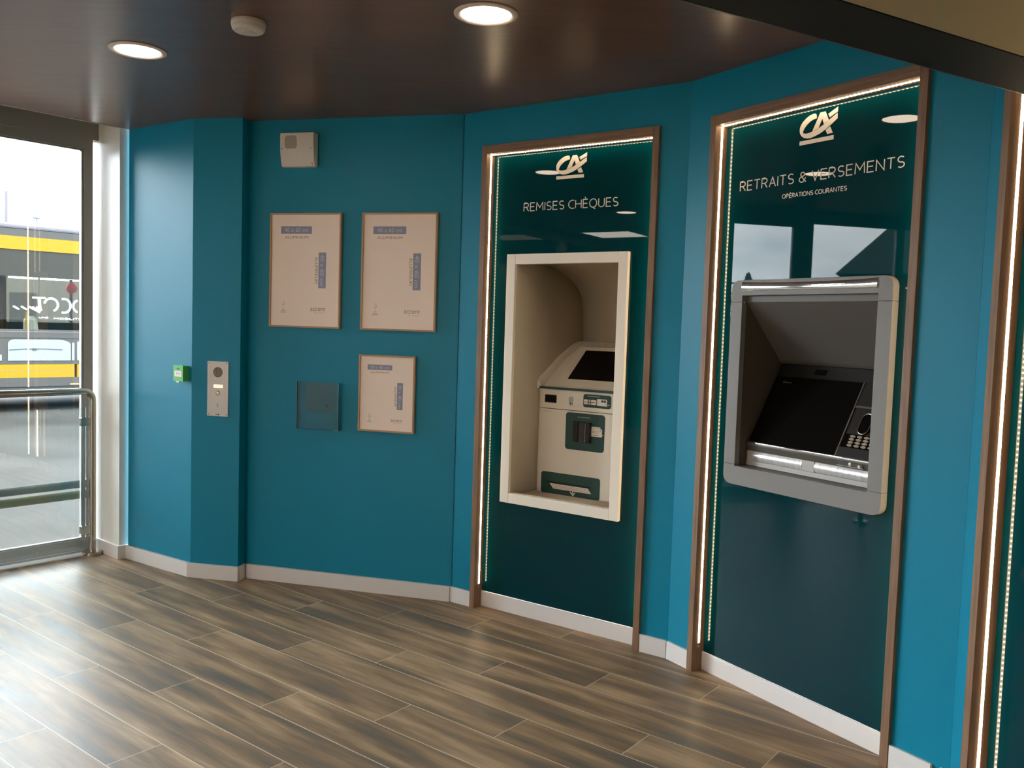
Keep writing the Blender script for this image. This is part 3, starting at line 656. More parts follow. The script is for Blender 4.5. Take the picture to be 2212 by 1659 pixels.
# side cheeks, slanted roof, floor
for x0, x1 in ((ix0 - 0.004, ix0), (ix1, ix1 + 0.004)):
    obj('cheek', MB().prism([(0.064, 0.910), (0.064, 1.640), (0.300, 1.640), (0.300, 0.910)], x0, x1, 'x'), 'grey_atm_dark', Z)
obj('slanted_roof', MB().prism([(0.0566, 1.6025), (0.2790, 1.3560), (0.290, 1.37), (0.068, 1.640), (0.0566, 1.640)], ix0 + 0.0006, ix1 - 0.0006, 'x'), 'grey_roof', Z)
obj('seam_strip', MB().prism([(0.2660, 1.3640), (0.2680, 1.3660), (0.2790, 1.3545), (0.2770, 1.3520)], ix0 + 0.001, ix1 - 0.001, 'x'), 'grey_lip', Z)
obj('well_floor', MB().box(ix0 + 0.0006, ix1 - 0.0006, 0.0655, 0.30, 0.918, 0.9255), 'grey_atm', Z)
# console: slanted black plate from its front lip up to the roof
c0 = Vector((0.093, 1.0235)); c1 = Vector((0.277, 1.3520)); cd = (c1 - c0).normalized(); cq = Vector((-cd.y, cd.x))
def cpt(t, h=0.0): p = c0 + cd * t + cq * h; return (p.x, p.y)
def on_console(mb, s0, s1, t0, t1, h0, h1): return mb.prism([cpt(t0, h0), cpt(t1, h0), cpt(t1, h1), cpt(t0, h1)], s0, s1, 'x')
def cpoly(mb, pts, h0, h1):
    n = len(pts); vs = [(p[0],) + cpt(p[1], h0) for p in pts] + [(p[0],) + cpt(p[1], h1) for p in pts]
    return mb.add(vs, [tuple(range(n)), tuple(range(n, 2 * n))] + [(i, (i + 1) % n, n + (i + 1) % n, n + i) for i in range(n)])
X0, X1 = ix0 + 0.001, ix1 - 0.001
obj('console_plate', on_console(MB(), X0 + 0.010, X1, 0.0, 0.374, -0.012, -0.002), 'black', Z)
hd = obj('console_header', on_console(MB(), X0 + 0.011, X1, 0.316, 0.373, -0.002, 0.0015), 'black', Z)
obj('camera_window', on_console(MB(), 0.527, 0.584, 0.334, 0.358, 0.0015, 0.002), 'screen', hd)
sn = obj('screen', on_console(MB(), X0 + 0.011, 0.768, 0.004, 0.3155, -0.002, 0.0010), 'screen', Z)
obj('side_rail', on_console(MB(), 0.768, 0.7735, 0.004, 0.3155, -0.002, 0.0035), 'grey_atm_dark', Z)
q = MB(); cpoly(q, [(0.395 + 0.006 * math.cos(a * PI / 8), 0.2885 + 0.005 * math.sin(a * PI / 8)) for a in range(16)], 0.001, 0.0014); on_console(q, 0.404, 0.413, 0.2855, 0.2915, 0.001, 0.0014); on_console(q, 0.415, 0.423, 0.2855, 0.2905, 0.001, 0.0014); on_console(q, 0.425, 0.434, 0.2855, 0.2905, 0.001, 0.0014)
o = obj('maker_mark', q, 'grey_atm_dark', sn)
obj('recess_edge', on_console(MB(), 0.7735, X1, 0.2095, 0.2165, -0.002, 0.0025), 'grey_atm_dark', Z)
obj('lower_fascia', on_console(MB(), 0.7735, X1, 0.004, 0.0425, -0.002, 0.0030), 'black', Z)
obj('upper_fascia', on_console(MB(), 0.7735, X1, 0.2165, 0.3155, -0.002, 0.0005), 'black', Z)
rg = MB(); n_ = 28; pts = []
for i in range(n_):
    a = 2 * PI * i / n_; x = 0.845 + 0.0225 * math.cos(a); t = 0.1450 + 0.0225 * math.sin(a) + (0.0200 if math.sin(a) > 0 else -0.0200); pts.append((x,) + cpt(t, 0.004))
rg.tube(pts, 0.0016, 8, closed=True); rng = obj('contactless_ring', rg, 'steel', Z); smooth(rng); rng['label'] = 'thin silver oval ring'
q = MB(); cpoly(q, [(0.845 + 0.022 * math.cos(2 * PI * i / 28), 0.1450 + 0.022 * math.sin(2 * PI * i / 28) + (0.02 if math.sin(2 * PI * i / 28) > 0 else -0.02)) for i in range(28)], -0.001, 0.002); obj('contactless_pad', q, 'screen', Z)
# keypad
pad = obj('keypad_plate', on_console(MB(), 0.780, 0.930, 0.044, 0.098, -0.002, 0.002), 'screen', Z)
for r_ in range(4):
    for c_ in range(4):
        sx = 0.815 + 0.030 * c_; tt = 0.0515 + 0.0125 * r_; q = MB()
        cpoly(q, [(sx + 0.0115 * math.cos(2 * PI * i / 12), tt + 0.0048 * math.sin(2 * PI * i / 12)) for i in range(12)], 0.002, 0.006); kk = obj('key', q, 'keys', pad); smooth(kk)
# lip and shutter below
lp = obj('console_lip', MB().prism([cpt(0.004, 0.001), cpt(0.0, 0.002), (0.0925, 1.0200), (0.0885, 1.0150), (0.1000, 0.9880), (0.1400, 0.9880), cpt(0.01, -0.02)], X0 + 0.004, X1, 'x'), 'grey_lip', Z, bv=0.0015)
obj('lip_highlight', MB().prism([cpt(0.006, 0.0015), cpt(0.0, 0.0035), (0.0905, 1.0195), (0.0935, 1.0185)], X0 + 0.006, X1, 'x'), 'chrome', Z, bv=0.001)
q = MB(); q.m(0).prism([(0.788, 0.9985), (0.895, 0.9975), (0.893, 1.0085), (0.790, 1.0100)], 0.0895, 0.0990, 'y'); sl_ = obj('receipt_slot', q, 'dark_detail', Z)
q = MB(); q.box(0.786, 0.902, 0.0845, 0.0905, 0.9950, 0.9968); obj('slot_edge', q, 'steel', sl_)
obj('slot_light', MB().lathe([(0.0, -0.003), (0.006, -0.0025), (0.009, 0)], (0.842, 0.0895, 1.0040), 'y', 14), 'keys', sl_); obj('slot_light', MB().lathe([(0, -0.003), (0.005, -0.002), (0.006, 0)], (0.880, 0.0895, 1.0015), 'y', 12), 'print', sl_)
def shutter(xa, xb, nm):
    mb = MB(); nseg = 8; x = xa; st = 0.0265
    while x < xb - 0.002:
        e_ = min(x + st - 0.0012, xb)
        pr_ = [(0.100 + 0.008 * (1 - math.cos(math.radians(a))) if False else 0.1020 - 0.008 * math.sin(math.radians(a)), 0.9880 - 0.0395 * (a / 180)) for a in range(0, 181, 20)]
        mb.prism(pr_ + [(0.110, 0.9485), (0.110, 0.9880)], x, e_, 'x'); x += st
    o = obj(nm, mb, 'shutter', Z); smooth(o, 30); return o
shutter(0.3690, 0.6180, 'note_shutter'); shutter(0.6780, X1, 'note_shutter')
obj('shutter_rail', MB().box(X0 + 0.001, 0.3685, 0.0990, 0.11, 0.9475, 0.9885), 'ledge', Z, bv=0.001)
obj('shutter_rail', MB().box(0.6185, 0.6765, 0.0970, 0.11, 0.9475, 0.9885), 'ledge', Z, bv=0.001)
obj('ledge', MB().box(X0 + 0.001, X1, 0.0960, 0.135, 0.9280, 0.9472), 'ledge', Z, bv=0.001)

# unseen boxes added behind both machines to keep sky light out of gaps
def light_block(t, s0, s1, n0, n1, z0, z1):
    mb = MB(); e = 0.006
    mb.box(s0, s1, n1 - e, n1, z0, z1); mb.box(s0, s0 + e, n0, n1, z0, z1); mb.box(s1 - e, s1, n0, n1, z0, z1); mb.box(s0, s1, n0, n1, z0, z0 + e); mb.box(s0, s1, n0, n1, z1 - e, z1)
    obj('rear_light_block', mb, 'black', t)
light_block(A, 0.308, 0.943, 0.078, 0.760, 0.592, 1.815)
light_block(Z, 0.300, 0.988, 0.078, 0.420, 0.875, 1.662)

# ---------------------------------------------------------------- pictures
def picture(x0, x1, z0, z1, size, big, label):
    t = thing('picture_frame', label, 'picture frame', P3, ((x0 + x1) / 2, -0.01, z0), 'framed empty inserts on the teal wall')
    w_ = x1 - x0; h_ = z1 - z0; b = 0.0085
    mb = MB(); mb.ring(rrect(x0, x1, z0, z1, 0.0008, 1), rrect(x0 + b, x1 - b, z0 + b, z1 - b, 0.0004, 1), -0.020, -0.0005); obj('moulding', mb, 'frame_wood', t, bv=0.0012)
    ins = obj('insert_sheet', MB().box(x0 + b - 0.001, x1 - b + 0.001, -0.013, -0.010, z0 + b - 0.001, z1 - b + 0.001), 'paper', t)
    if big: B = dict(b=(0.064, 0.251, 0.0715, 0.1115), al=(0.088, 0.230, 0.1240, 0.1380), vb=(0.294, 0.338, 0.2120, 0.4050), va=(0.272, 0.290, 0.2365, 0.3800), fs=(0.064, 0.104, 0.4780, 0.5450), ac=(0.249, 0.338, 0.5090, 0.5290), by=(0.273, 0.335, 0.5340, 0.5440))
    else: B = dict(b=(0.049, 0.191, 0.0520, 0.0800), al=(0.066, 0.172, 0.0880, 0.0980), vb=(0.222, 0.255, 0.1450, 0.2890), va=(0.206, 0.219, 0.1640, 0.2700), fs=(0.050, 0.080, 0.3190, 0.3640), ac=(0.188, 0.254, 0.3400, 0.3540), by=(0.205, 0.252, 0.3580, 0.3650))
    yb = -0.0133
    r_ = B['b']; obj('size_band', MB().box(x0 + r_[0], x0 + r_[1], yb, -0.0130, z1 - r_[3], z1 - r_[2]), 'ink_blue', ins)
    q = MB(); type_set(q, size, x0 + r_[0] + 0.12 * (r_[1] - r_[0]), z1 - r_[3] + 0.22 * (r_[3] - r_[2]), 0.76 * (r_[1] - r_[0]), 0.58 * (r_[3] - r_[2]), yb - 0.0002); obj('size_print', q, 'ink_white', ins)
    r_ = B['vb']; obj('size_band', MB().box(x0 + r_[0], x0 + r_[1], yb, -0.0130, z1 - r_[3], z1 - r_[2]), 'ink_blue', ins)
    q = MB(); hh = r_[3] - r_[2]; ww = r_[1] - r_[0]; type_set(q, size, x0 + r_[0] + 0.22 * ww, z1 - r_[2] - 0.06 * hh, 0.88 * hh, 0.55 * ww, yb - 0.0002, -90); obj('size_print', q, 'ink_white', ins)
    r_ = B['al']; q = MB(); type_set(q, 'ALUMINIUM', x0 + r_[0], z1 - r_[3], r_[1] - r_[0], r_[3] - r_[2], yb + 0.0001); obj('material_print', q, 'ink_grey', ins)
    r_ = B['va']; q = MB(); type_set(q, 'ALUMINIUM', x0 + r_[0], z1 - r_[2], r_[3] - r_[2], r_[1] - r_[0], yb + 0.0001, -90); obj('material_print', q, 'ink_grey', ins)
    r_ = B['ac']; q = MB(); type_set(q, 'accent', x0 + r_[0], z1 - r_[3], r_[1] - r_[0], r_[3] - r_[2], yb + 0.0001); obj('maker_print', q, 'ink_grey', ins)
    r_ = B['by']; q = MB(); type_set(q, 'by nielsen', x0 + r_[0], z1 - r_[3], r_[1] - r_[0], r_[3] - r_[2], yb + 0.0001); obj('maker_print', q, 'ink_faint', ins)
    r_ = B['fs']; fx = x0 + r_[0]; fz = z1 - r_[3]; fw = r_[1] - r_[0]; fh = r_[3] - r_[2]; q = MB()
    q.ribbon([(fx + fw * 0.30, fz + fh * 0.66), (fx + fw * 0.55, fz + fh), (fx + fw * 0.72, fz + fh * 0.72), (fx + fw * 0.30, fz + fh * 0.66)], 0.0022, yb, -0.013)
    q.ribbon([(fx + fw * 0.5, fz + fh * 0.68), (fx + fw * 0.5, fz + fh * 0.42)], 0.0022, yb, -0.013)
    for zz, ww in ((0.30, 0.3), (0.18, 0.6), (0.05, 0.9)): q.box(fx + fw * (0.5 - ww / 2), fx + fw * (0.5 + ww / 2), yb, -0.013, fz + fh * zz, fz + fh * (zz + 0.06))
    obj('tree_mark', q, 'ink_faint', ins)
    return t
pa = picture(0.1450, 0.5710, 1.4305, 2.0515, '40 x 60 cm', True, 'large empty picture frame below the white siren box')
def copy_picture(t, ds, label):
    c = copy_tree(t); c.matrix_world = Matrix.Translation(P3.d * ds) @ t.matrix_world; c['label'] = label; return c
pb = copy_picture(pa, 0.5475, 'large empty picture frame hanging directly above the small frame')
pc = picture(0.6905, 1.0125, 0.8845, 1.2970, '30 x 40 cm', False, 'smallest picture frame, hanging beside the clear leaflet holder')

# leaflet holder, clear acrylic
T = thing('leaflet_holder', 'empty clear acrylic leaflet holder fixed with two screws to the teal wall', 'holder', P3, (0.455, -0.02, 0.876))
x0, x1, z0, z1 = 0.330, 0.581, 0.8765, 1.135
obj('back_plate', MB().prism([(0.372, z1 - 0.002), (0.545, z1 - 0.002), (0.545, 0.972), (0.530, 0.966), (0.395, 0.966), (0.372, 0.985)], -0.0045, -0.0015, 'y'), 'acrylic', T)
obj('front_plate', MB().box(x0, x1, -0.0345, -0.0320, z0, z1), 'acrylic', T, bv=0.0)
obj('side_wall', MB().box(x0, x0 + 0.0022, -0.0318, -0.0015, z0, z1), 'acrylic', T)
obj('side_wall', MB().box(x1 - 0.0022, x1, -0.0318, -0.0015, z0, z1), 'acrylic', T)
obj('base_strip', MB().box(x0, x1, -0.0318, -0.0015, z0, z0 + 0.0022), 'acrylic', T)
obj('bright_edge', MB().box(x0 - 0.0003, x0 + 0.0012, -0.0350, -0.0335, z0, z1), 'acrylic_edge', T)
obj('bright_edge', MB().box(x1 - 0.0012, x1 + 0.0003, -0.0350, -0.0335, z0, z1), 'acrylic_edge', T)
obj('bright_edge', MB().box(x1 - 0.030, x1, -0.0350, -0.0335, z0, z0 + 0.0018), 'acrylic_edge', T)
for sx in (0.4195, 0.5015): k = obj('screw', MB().lathe([(0.0, -0.0125), (0.004, -0.0115), (0.0072, -0.0075), (0.0075, -0.0045)], (sx, 0, 1.0055), 'y', 20), 'chrome', T); smooth(k, 50)

# siren / loudspeaker box high on the wall
T = thing('siren_box', 'white plastic siren box high on the teal wall above the empty frames', 'alarm', P3, (0.322, -0.02, 2.30))
pr = [(-0.0005, 2.476), (-0.050, 2.476), (-0.0540, 2.471), (-0.0545, 2.420), (-0.0510, 2.370), (-0.0430, 2.325), (-0.0340, 2.300), (-0.0300, 2.296), (-0.0005, 2.296)]
o = obj('housing', MB().prism(pr, 0.2185, 0.4175, 'x'), 'plastic_white', T, bv=0.003); smooth(o, 25)
q = MB(); pts = [(0.2475, 2.402), (0.2575, 2.390), (0.3080, 2.390), (0.3180, 2.402), (0.3180, 2.447), (0.3080, 2.459), (0.2575, 2.459), (0.2475, 2.447)]
q.prism(pts, -0.0553, -0.050, 'y'); g_ = obj('grille', q, 'plastic_shade', T)
for i in range(9): obj('slot', MB().box(0.252, 0.3135, -0.0557, -0.0552, 2.396 + i * 0.0066, 2.3975 + i * 0.0066), 'dark_detail', g_) if False else None
for sx in (0.2310, 0.4040): obj('screw', MB().disc(sx, -0.0538, 2.390, 0.0028, -0.045, 12), 'dark_detail', T)
q = MB(); q.ribbon([(0.4005, 2.3180), (0.4000, 2.3110), (0.4060, 2.3100), (0.4065, 2.3190)], 0.0015, -0.0400, -0.0360); q.prism(rrect(0.4020, 0.4110, 2.3015, 2.3060, 0.002, 2), -0.0355, -0.0310, 'y'); obj('maker_mark', q, 'dark_detail', T)

# green break-glass call point
T = thing('emergency_call_point', 'small green emergency door release box with a white label', 'call point', P1, (0.543, -0.02, 1.109))
obj('back_box', MB().prism(rrect(0.5005, 0.5855, 1.1095, 1.1955, 0.004, 3), -0.033, -0.0005, 'y'), 'green_box', T, bv=0.001)
fr_ = obj('front_cover', MB().prism(rrect(0.4990, 0.5870, 1.1080, 1.1970, 0.005, 3), -0.043, -0.033, 'y'), 'green_box', T, bv=0.0018)
obj('label_plate', MB().box(0.5120, 0.5760, -0.0442, -0.0430, 1.1340, 1.1665), 'print', T)
q = MB(); q.disc(0.5450, -0.0447, 1.1515, 0.0035, -0.0442, 14)
for dx in (-1, 1): q.ribbon([(0.5450 + dx * 0.015, 1.1575), (0.5450 + dx * 0.0095, 1.1515), (0.5450 + dx * 0.015, 1.1455)], 0.0014, -0.0447, -0.0442)
obj('press_symbol', q, 'dark_detail', T)
obj('cover_tab', MB().prism(rrect(0.5260, 0.5560, 1.1010, 1.1090, 0.003, 3), -0.0440, -0.0340, 'y'), 'print', T)
obj('key_slot', MB().box(0.5330, 0.5530, -0.0445, -0.0430, 1.1750, 1.1810), 'dark_detail', T)

# door intercom
T = thing('intercom', 'tall silver door intercom with a round speaker grille and one push button', 'intercom', P2, (0.162, -0.004, 0.923))
obj('faceplate', MB().box(0.0990, 0.2250, -0.0060, -0.0005, 0.9230, 1.2280), 'plate', T, bv=0.0008)
q = MB()
for z0, z1 in ((1.1220, 1.2070), (0.9430, 1.1160)): q.ring(rrect(0.1165, 0.2075, z0, z1, 0.001, 1), rrect(0.1175, 0.2065, z0 + 0.001, z1 - 0.001, 0.001, 1), -0.0064, -0.006)
obj('module_outline', q, 'ledge', T)
q = MB(); q.m(0).disc(0.1625, -0.0066, 1.1680, 0.0290, -0.006, 40)
for i in range(-6, 7):
    hx = i * 0.0043; hz = math.sqrt(max(0, 0.0282 ** 2 - hx * hx)); q.m(1).box(0.1625 + hx - 0.0009, 0.1625 + hx + 0.0009, -0.0069, -0.0066, 1.168 - hz, 1.168 + hz)
obj('speaker_grille', q, ['plastic_shade', 'dark_detail'], T)
o = obj('name_window', MB().prism(rrect(0.1365, 0.1930, 1.0810, 1.0995, 0.003, 3), -0.0066, -0.006, 'y'), 'label_lit', T); o['label'] = 'glowing cream name window'
o = obj('push_button', MB().lathe([(0, -0.0155), (0.008, -0.0145), (0.0098, -0.012), (0.0105, -0.008), (0.0130, -0.0068), (0.0132, -0.006)], (0.1630, 0, 1.0520), 'y', 28), 'chrome', T); smooth(o, 40)
q = MB()
for dx, dz in ((0, 0), (0, 0.0055), (0, -0.0055), (-0.0045, 0.0028), (0.0045, 0.0028), (-0.0045, -0.0028), (0.0045, -0.0028), (0, 0.0095), (0, -0.0095)): q.disc(0.1622 + dx, -0.0063, 0.984 + dz, 0.0016, -0.006, 8)
obj('microphone_holes', q, 'dark_detail', T)
q = MB(); q.box(0.1640, 0.1710, -0.0063, -0.006, 0.9280, 0.9370); q.box(0.1490, 0.1615, -0.0063, -0.006, 0.9300, 0.9330); obj('maker_mark', q, 'dark_detail', T)
for sx in (0.1095, 0.2150):
    for sz in (0.9330, 1.2185): obj('screw', MB().lathe([(0, -0.0075), (0.0022, -0.007), (0.003, -0.006)], (sx, 0, sz), 'y', 12), 'dark_detail', T)

# ---------------------------------------------------------------- ceiling fittings
def downlight(x, y, label):
    t = thing('downlight', label, 'ceiling light', WORLD, (x, y, H), 'round downlights in the brown ceiling')
    o = obj('trim_ring', MB().lathe([(0.088, -0.003), (0.093, -0.007), (0.104, -0.008), (0.112, -0.004), (0.1125, -0.0005), (0.088, -0.0005)], (x, y, H), 'z', 48), 'trim', t); smooth(o, 40)
    o = obj('diffuser', MB().lathe([(0.0, -0.0040), (0.0885, -0.0040), (0.0885, -0.001)], (x, y, H), 'z', 48), 'lamp', t)
    return t
d1 = downlight(-1.578, 3.694, 'round ceiling downlight nearest the glazed side')
def copy_light(x, y, label):
    c = copy_tree(d1); c.matrix_world = Matrix.Translation((x, y, H)); c['label'] = label; return c
copy_light(-0.131, 3.147, 'round ceiling downlight above and in front of the cheque machine')
copy_light(-3.167, 2.28, 'round ceiling downlight seen only as a small reflection in the cheque panel')
copy_light(0.35, 0.25, 'added round fill light on the near side of the dark header, unseen above the viewer')  # added out of view, warm fill for the beige header and near floor
t = thing('smoke_detector', 'round white detector puck on the brown ceiling between the downlights', 'detector', WORLD, (-1.005, 3.300, H))
o = obj('base_ring', MB().lathe([(0.060, -0.0005), (0.0615, -0.006), (0.0615, -0.018), (0.0600, -0.020)], (-1.005, 3.300, H), 'z', 44), 'plastic_white', t); smooth(o, 40)
o = obj('cover', MB().lathe([(0.0600, -0.0195), (0.0585, -0.030), (0.0520, -0.0375), (0.024, -0.0405), (0.0225, -0.043), (0.0, -0.0435)], (-1.005, 3.300, H), 'z', 44), 'plastic_white', t); smooth(o, 30)
obj('indicator', MB().lathe([(0, -0.0410), (0.004, -0.0405), (0.004, -0.038)], (-0.975, 3.285, H), 'z', 12), 'print', t)
pf = Frame((-4.91, 1.533), 50.43)
t = thing('light_panel', 'square flat ceiling light seen only as a reflection in the cheque panel', 'ceiling light', pf, (0, 0, H))
mb = MB(); mb.ring([(p[0], p[1]) for p in rrect(-0.300, 0.300, -0.300, 0.300, 0.001, 1)], [(p[0], p[1]) for p in rrect(-0.288, 0.288, -0.288, 0.288, 0.001, 1)], -0.010, -0.0005)
mb.v = [(x, z, H + y) for x, y, z in mb.v]; obj('rim', mb, 'trim', t)
obj('diffuser', MB().box(-0.288, 0.288, -0.288, 0.288, H - 0.006, H - 0.001), 'panel_light', t)

# ---------------------------------------------------------------- handrail with glass at the glazing
def handrail(fr, s_a, s_b, n, label, glassy, clips):
    t = thing('handrail', label, 'railing', fr, (s_b, n, 0), 'tubular handrails by the glazing')
    zc = 1.0025; R_ = 0.052; r_ = 0.0202
    path = [(s_b, n, 0.010), (s_b, n, zc - R_)] + [(s_b - R_ + R_ * math.cos(math.radians(a)), n, zc - R_ + R_ * math.sin(math.radians(a))) for a in range(10, 91, 10)] + [(s_a + R_, n, zc)] + [(s_a + R_ - R_ * math.sin(math.radians(a)), n, zc - R_ + R_ * math.cos(math.radians(a))) for a in range(10, 91, 10)] + [(s_a, n, 0.010)]
    o = obj('tube', MB().tube(path, r_, 24), 'steel', t); smooth(o, 40)
    for s_ in (s_a, s_b): o = obj('foot_flange', MB().lathe([(0.058, 0.0005), (0.058, 0.020), (0.055, 0.0235), (0.0, 0.0240)], (s_, n, 0), 'z', 40), 'steel', t); smooth(o, 40)
    if glassy:
        obj('glass_infill', MB().box(s_a + 0.045, s_b - 0.040, n - 0.004, n + 0.004, 0.065, 0.905), 'window_glass', t)
    for z_ in clips:
        for s_, sg in ((s_b, -1), (s_a, 1)):
            xa, xb = sorted((s_ + sg * 0.018, s_ + sg * 0.074)); o = obj('glass_clip', MB().prism(rrect(xa, xb, z_, z_ + 0.053, 0.006, 4), n - 0.0135, n - 0.0045, 'y'), 'steel', t, bv=0.001)
            o = obj('glass_clip', MB().prism(rrect(xa, xb, z_, z_ + 0.053, 0.006, 4), n + 0.0045, n + 0.0135, 'y'), 'steel', t, bv=0.001)
    return t
handrail(WF, -1.45, 0.0615, 0.006, 'brushed steel handrail with glass clips standing in front of the glazing by the white column', True, (0.793, 0.133))
handrail(WF, -3.2, -1.588, -1.028, 'second steel handrail farther into the room, seen only as a reflection', False, ())

# ---------------------------------------------------------------- outdoors
GZ = -0.10
mb = MB(); mb.prism([(-140, -140), (140, -140), (140, 140), (-140, 140)], GZ - 0.2, GZ, 'z')
o = obj('ground', mb, 'asphalt'); o['kind'] = 'structure'
def zp(px, py, z):   # helper for laying the painted line, world metres
    return None
K1 = Frame((-4.55, 7.45), 47.0)
t = tag(obj('kerb_line', MB().box(-14, 14, -0.03, 0.03, GZ, GZ + 0.004), 'kerb', None, K1), 'thin pale line across the grey tarmac outside', 'road marking')
# bus
BU = Frame((-7.811, 13.400), 46.24)
M['bus_yellow'] = mat('bus_yellow', lin(114, 77, 7), 0.35); M['bus_grey'] = mat('bus_grey', lin(74, 71, 75), 0.4); M['bus_dark'] = mat('bus_dark_band', lin(31, 30, 26), 0.3)
M['bus_mid'] = mat('bus_mid_grey', lin(46, 45, 43), 0.4); M['bus_white'] = mat('bus_pale_blue', lin(88, 92, 98), 0.35); M['tyre'] = mat('tyre', (0.02, 0.02, 0.02, 1), 0.7)
M['bus_glass'] = clear('bus_window_glass', (0.6, 0.61, 0.57, 1), 1.12)
for _k in ('bus_yellow', 'bus_grey', 'bus_dark', 'bus_mid', 'bus_white'): M[_k].node_tree.nodes['Principled BSDF'].inputs['Specular IOR Level'].default_value = 0.08
M['seat'] = mat('pale_seat', lin(190, 196, 200), 0.5); M['pole'] = mat('yellow_pole', lin(214, 170, 40), 0.4)
T = thing('bus', 'grey and yellow bus parked across the window, lettered MOBILITÉ on its windows', 'bus', BU, (0, 1.2, GZ))
XA, XB, D = -6.5, 5.5, 2.5
obj('roof', MB().box(XA, XB, 0.0, D, 2.725, 2.812), 'bus_grey', T, bv=0.03)
obj('roof_band', MB().box(XA, XB, 0.012, D, 2.612, 2.725), 'bus_mid', T)
o = obj('upper_stripe', MB().box(XA, XB, 0.0, 0.06, 2.412, 2.612), 'bus_yellow', T); o['label'] = 'yellow stripe below the roof'
obj('ceiling_lining', MB().box(XA, XB, 0.06, D, 2.10, 2.612), 'bus_dark', T)
obj('upper_window_band', MB().box(XA, XB, 0.02, 0.06, 2.00, 2.412), 'bus_dark', T)
# near side windows between pillars
edges = [-6.5, -4.9, -3.3, -1.7, -0.15, 1.30, 2.85, 4.3, 5.5]
for i in range(len(edges) - 1): obj('window', MB().box(edges[i] + 0.02, edges[i + 1] - 0.02, 0.02, 0.03, 1.19, 2.00), 'bus_glass', T)
for e in edges[1:-1]: obj('pillar', MB().box(e - 0.02, e + 0.02, 0.0, 0.06, 1.19, 2.00), 'bus_dark', T)
for a, b in ((0.245, 0.455), (0.70, 0.80), (-0.6, -0.45), (2.1, 2.3), (-2.6, -2.4), (3.6, 3.8)): obj('far_pillar', MB().box(a, b, D - 0.10, D, 1.19, 2.10), 'bus_dark', T)
obj('far_side', MB().box(XA, XB, D - 0.06, D, GZ + 0.28, 1.28), 'bus_mid', T)
obj('waist_rail', MB().box(XA, XB, 0.0, 0.05, 1.060, 1.190), 'bus_mid', T)
obj('chrome_line', MB().box(XA, XB, -0.003, 0.0, 1.150, 1.160), 'bus_grey', T)
obj('lower_body', MB().box(XA, XB, 0.010, 0.05, 0.648, 1.060), 'bus_mid', T)
pw = MB(); pw.prism([(0.115, 0.705), (0.115, 0.98)] + arc(0.215, 0.965, 0.10, 0.07, 180, 90, 5) + arc(0.83, 0.955, 0.20, 0.08, 90, 0, 5) + [(1.03, 0.705)], 0.0, 0.010, 'y'); obj('pale_panel', pw, 'bus_white', T)
obj('pale_panel', MB().box(-1.2, 0.03, 0.0, 0.010, 0.705, 0.80), 'bus_white', T)
obj('pale_panel', MB().prism(rrect(1.045, 1.085, 0.705, 0.99, 0.012, 3), 0.0, 0.010, 'y'), 'bus_white', T); obj('pale_panel', MB().prism(rrect(1.125, 1.30, 0.705, 1.01, 0.02, 3), 0.0, 0.010, 'y'), 'bus_white', T)
q = MB(); q.ribbon([(0.13, 0.872), (0.35, 0.888), (0.62, 0.890), (0.90, 0.876)], 0.010, -0.008, -0.001); q.box(0.46, 0.52, -0.010, -0.001, 0.865, 0.898); obj('wiper', q, 'bus_mid', T)
o = obj('lower_stripe', MB().box(XA, 1.085, 0.0, 0.05, 0.440, 0.645), 'bus_yellow', T); o['label'] = 'yellow stripe along the lower body'
obj('lower_stripe', MB().box(1.13, XB, 0.0, 0.05, 0.440, 0.645), 'bus_yellow', T)
obj('stripe_seam', MB().box(XA, 1.085, -0.002, 0.0, 0.548, 0.553), 'bus_grey', T)
obj('skirt', MB().box(XA, XB, 0.0, 0.05, 0.30, 0.440), 'bus_mid', T)
o = obj('underframe', MB().box(XA, XB, 0.06, D - 0.1, 0.16, 0.40), 'tyre', T)
obj('side_marker', MB().box(1.02, 1.26, -0.004, 0.0, 0.318, 0.334), mat('orange_marker', lin(255, 120, 50), 0.4), T)
obj('floor_pan', MB().box(XA, XB, 0.06, D, 0.40, 1.06), 'bus_dark', T)
for e_ in (XA, XB - 0.06): obj('end_wall', MB().box(e_, e_ + 0.06, 0, D, 0.3, 2.612), 'bus_mid', T)
for wx in (-4.4, 3.6):
    wl = obj('wheel', MB().lathe([(0, 0.0), (0.30, 0.0), (0.44, 0.02), (0.46, 0.06), (0.46, 0.28), (0, 0.28)], (wx, -0.01, GZ + 0.46), 'y', 36), 'tyre', T); smooth(wl, 30)
for sx, sn in ((0.02, 0.5), (-0.5, 0.5), (0.60, 0.55), (-1.2, 0.5), (2.4, 0.5)):
    s0 = MB(); s0.prism([(sx, 1.06), (sx + 0.14, 1.06), (sx + 0.12, 1.30), (sx + 0.07, 1.40), (sx - 0.0, 1.33)], sn, sn + 0.35, 'y'); s0 = obj('seat', s0, 'seat', T, bv=0.02)
q = MB(); q.tube([(0.545, 0.55, 1.06), (0.545, 0.55, 1.46)], 0.015, 10); obj('grab_pole', q, 'pole', T)
q = MB(); q.tube([(-0.35, 0.6, 1.33), (0.08, 0.6, 1.33), (0.11, 0.6, 1.30), (0.11, 0.6, 1.10)], 0.015, 10); obj('grab_pole', q, 'pole', T)
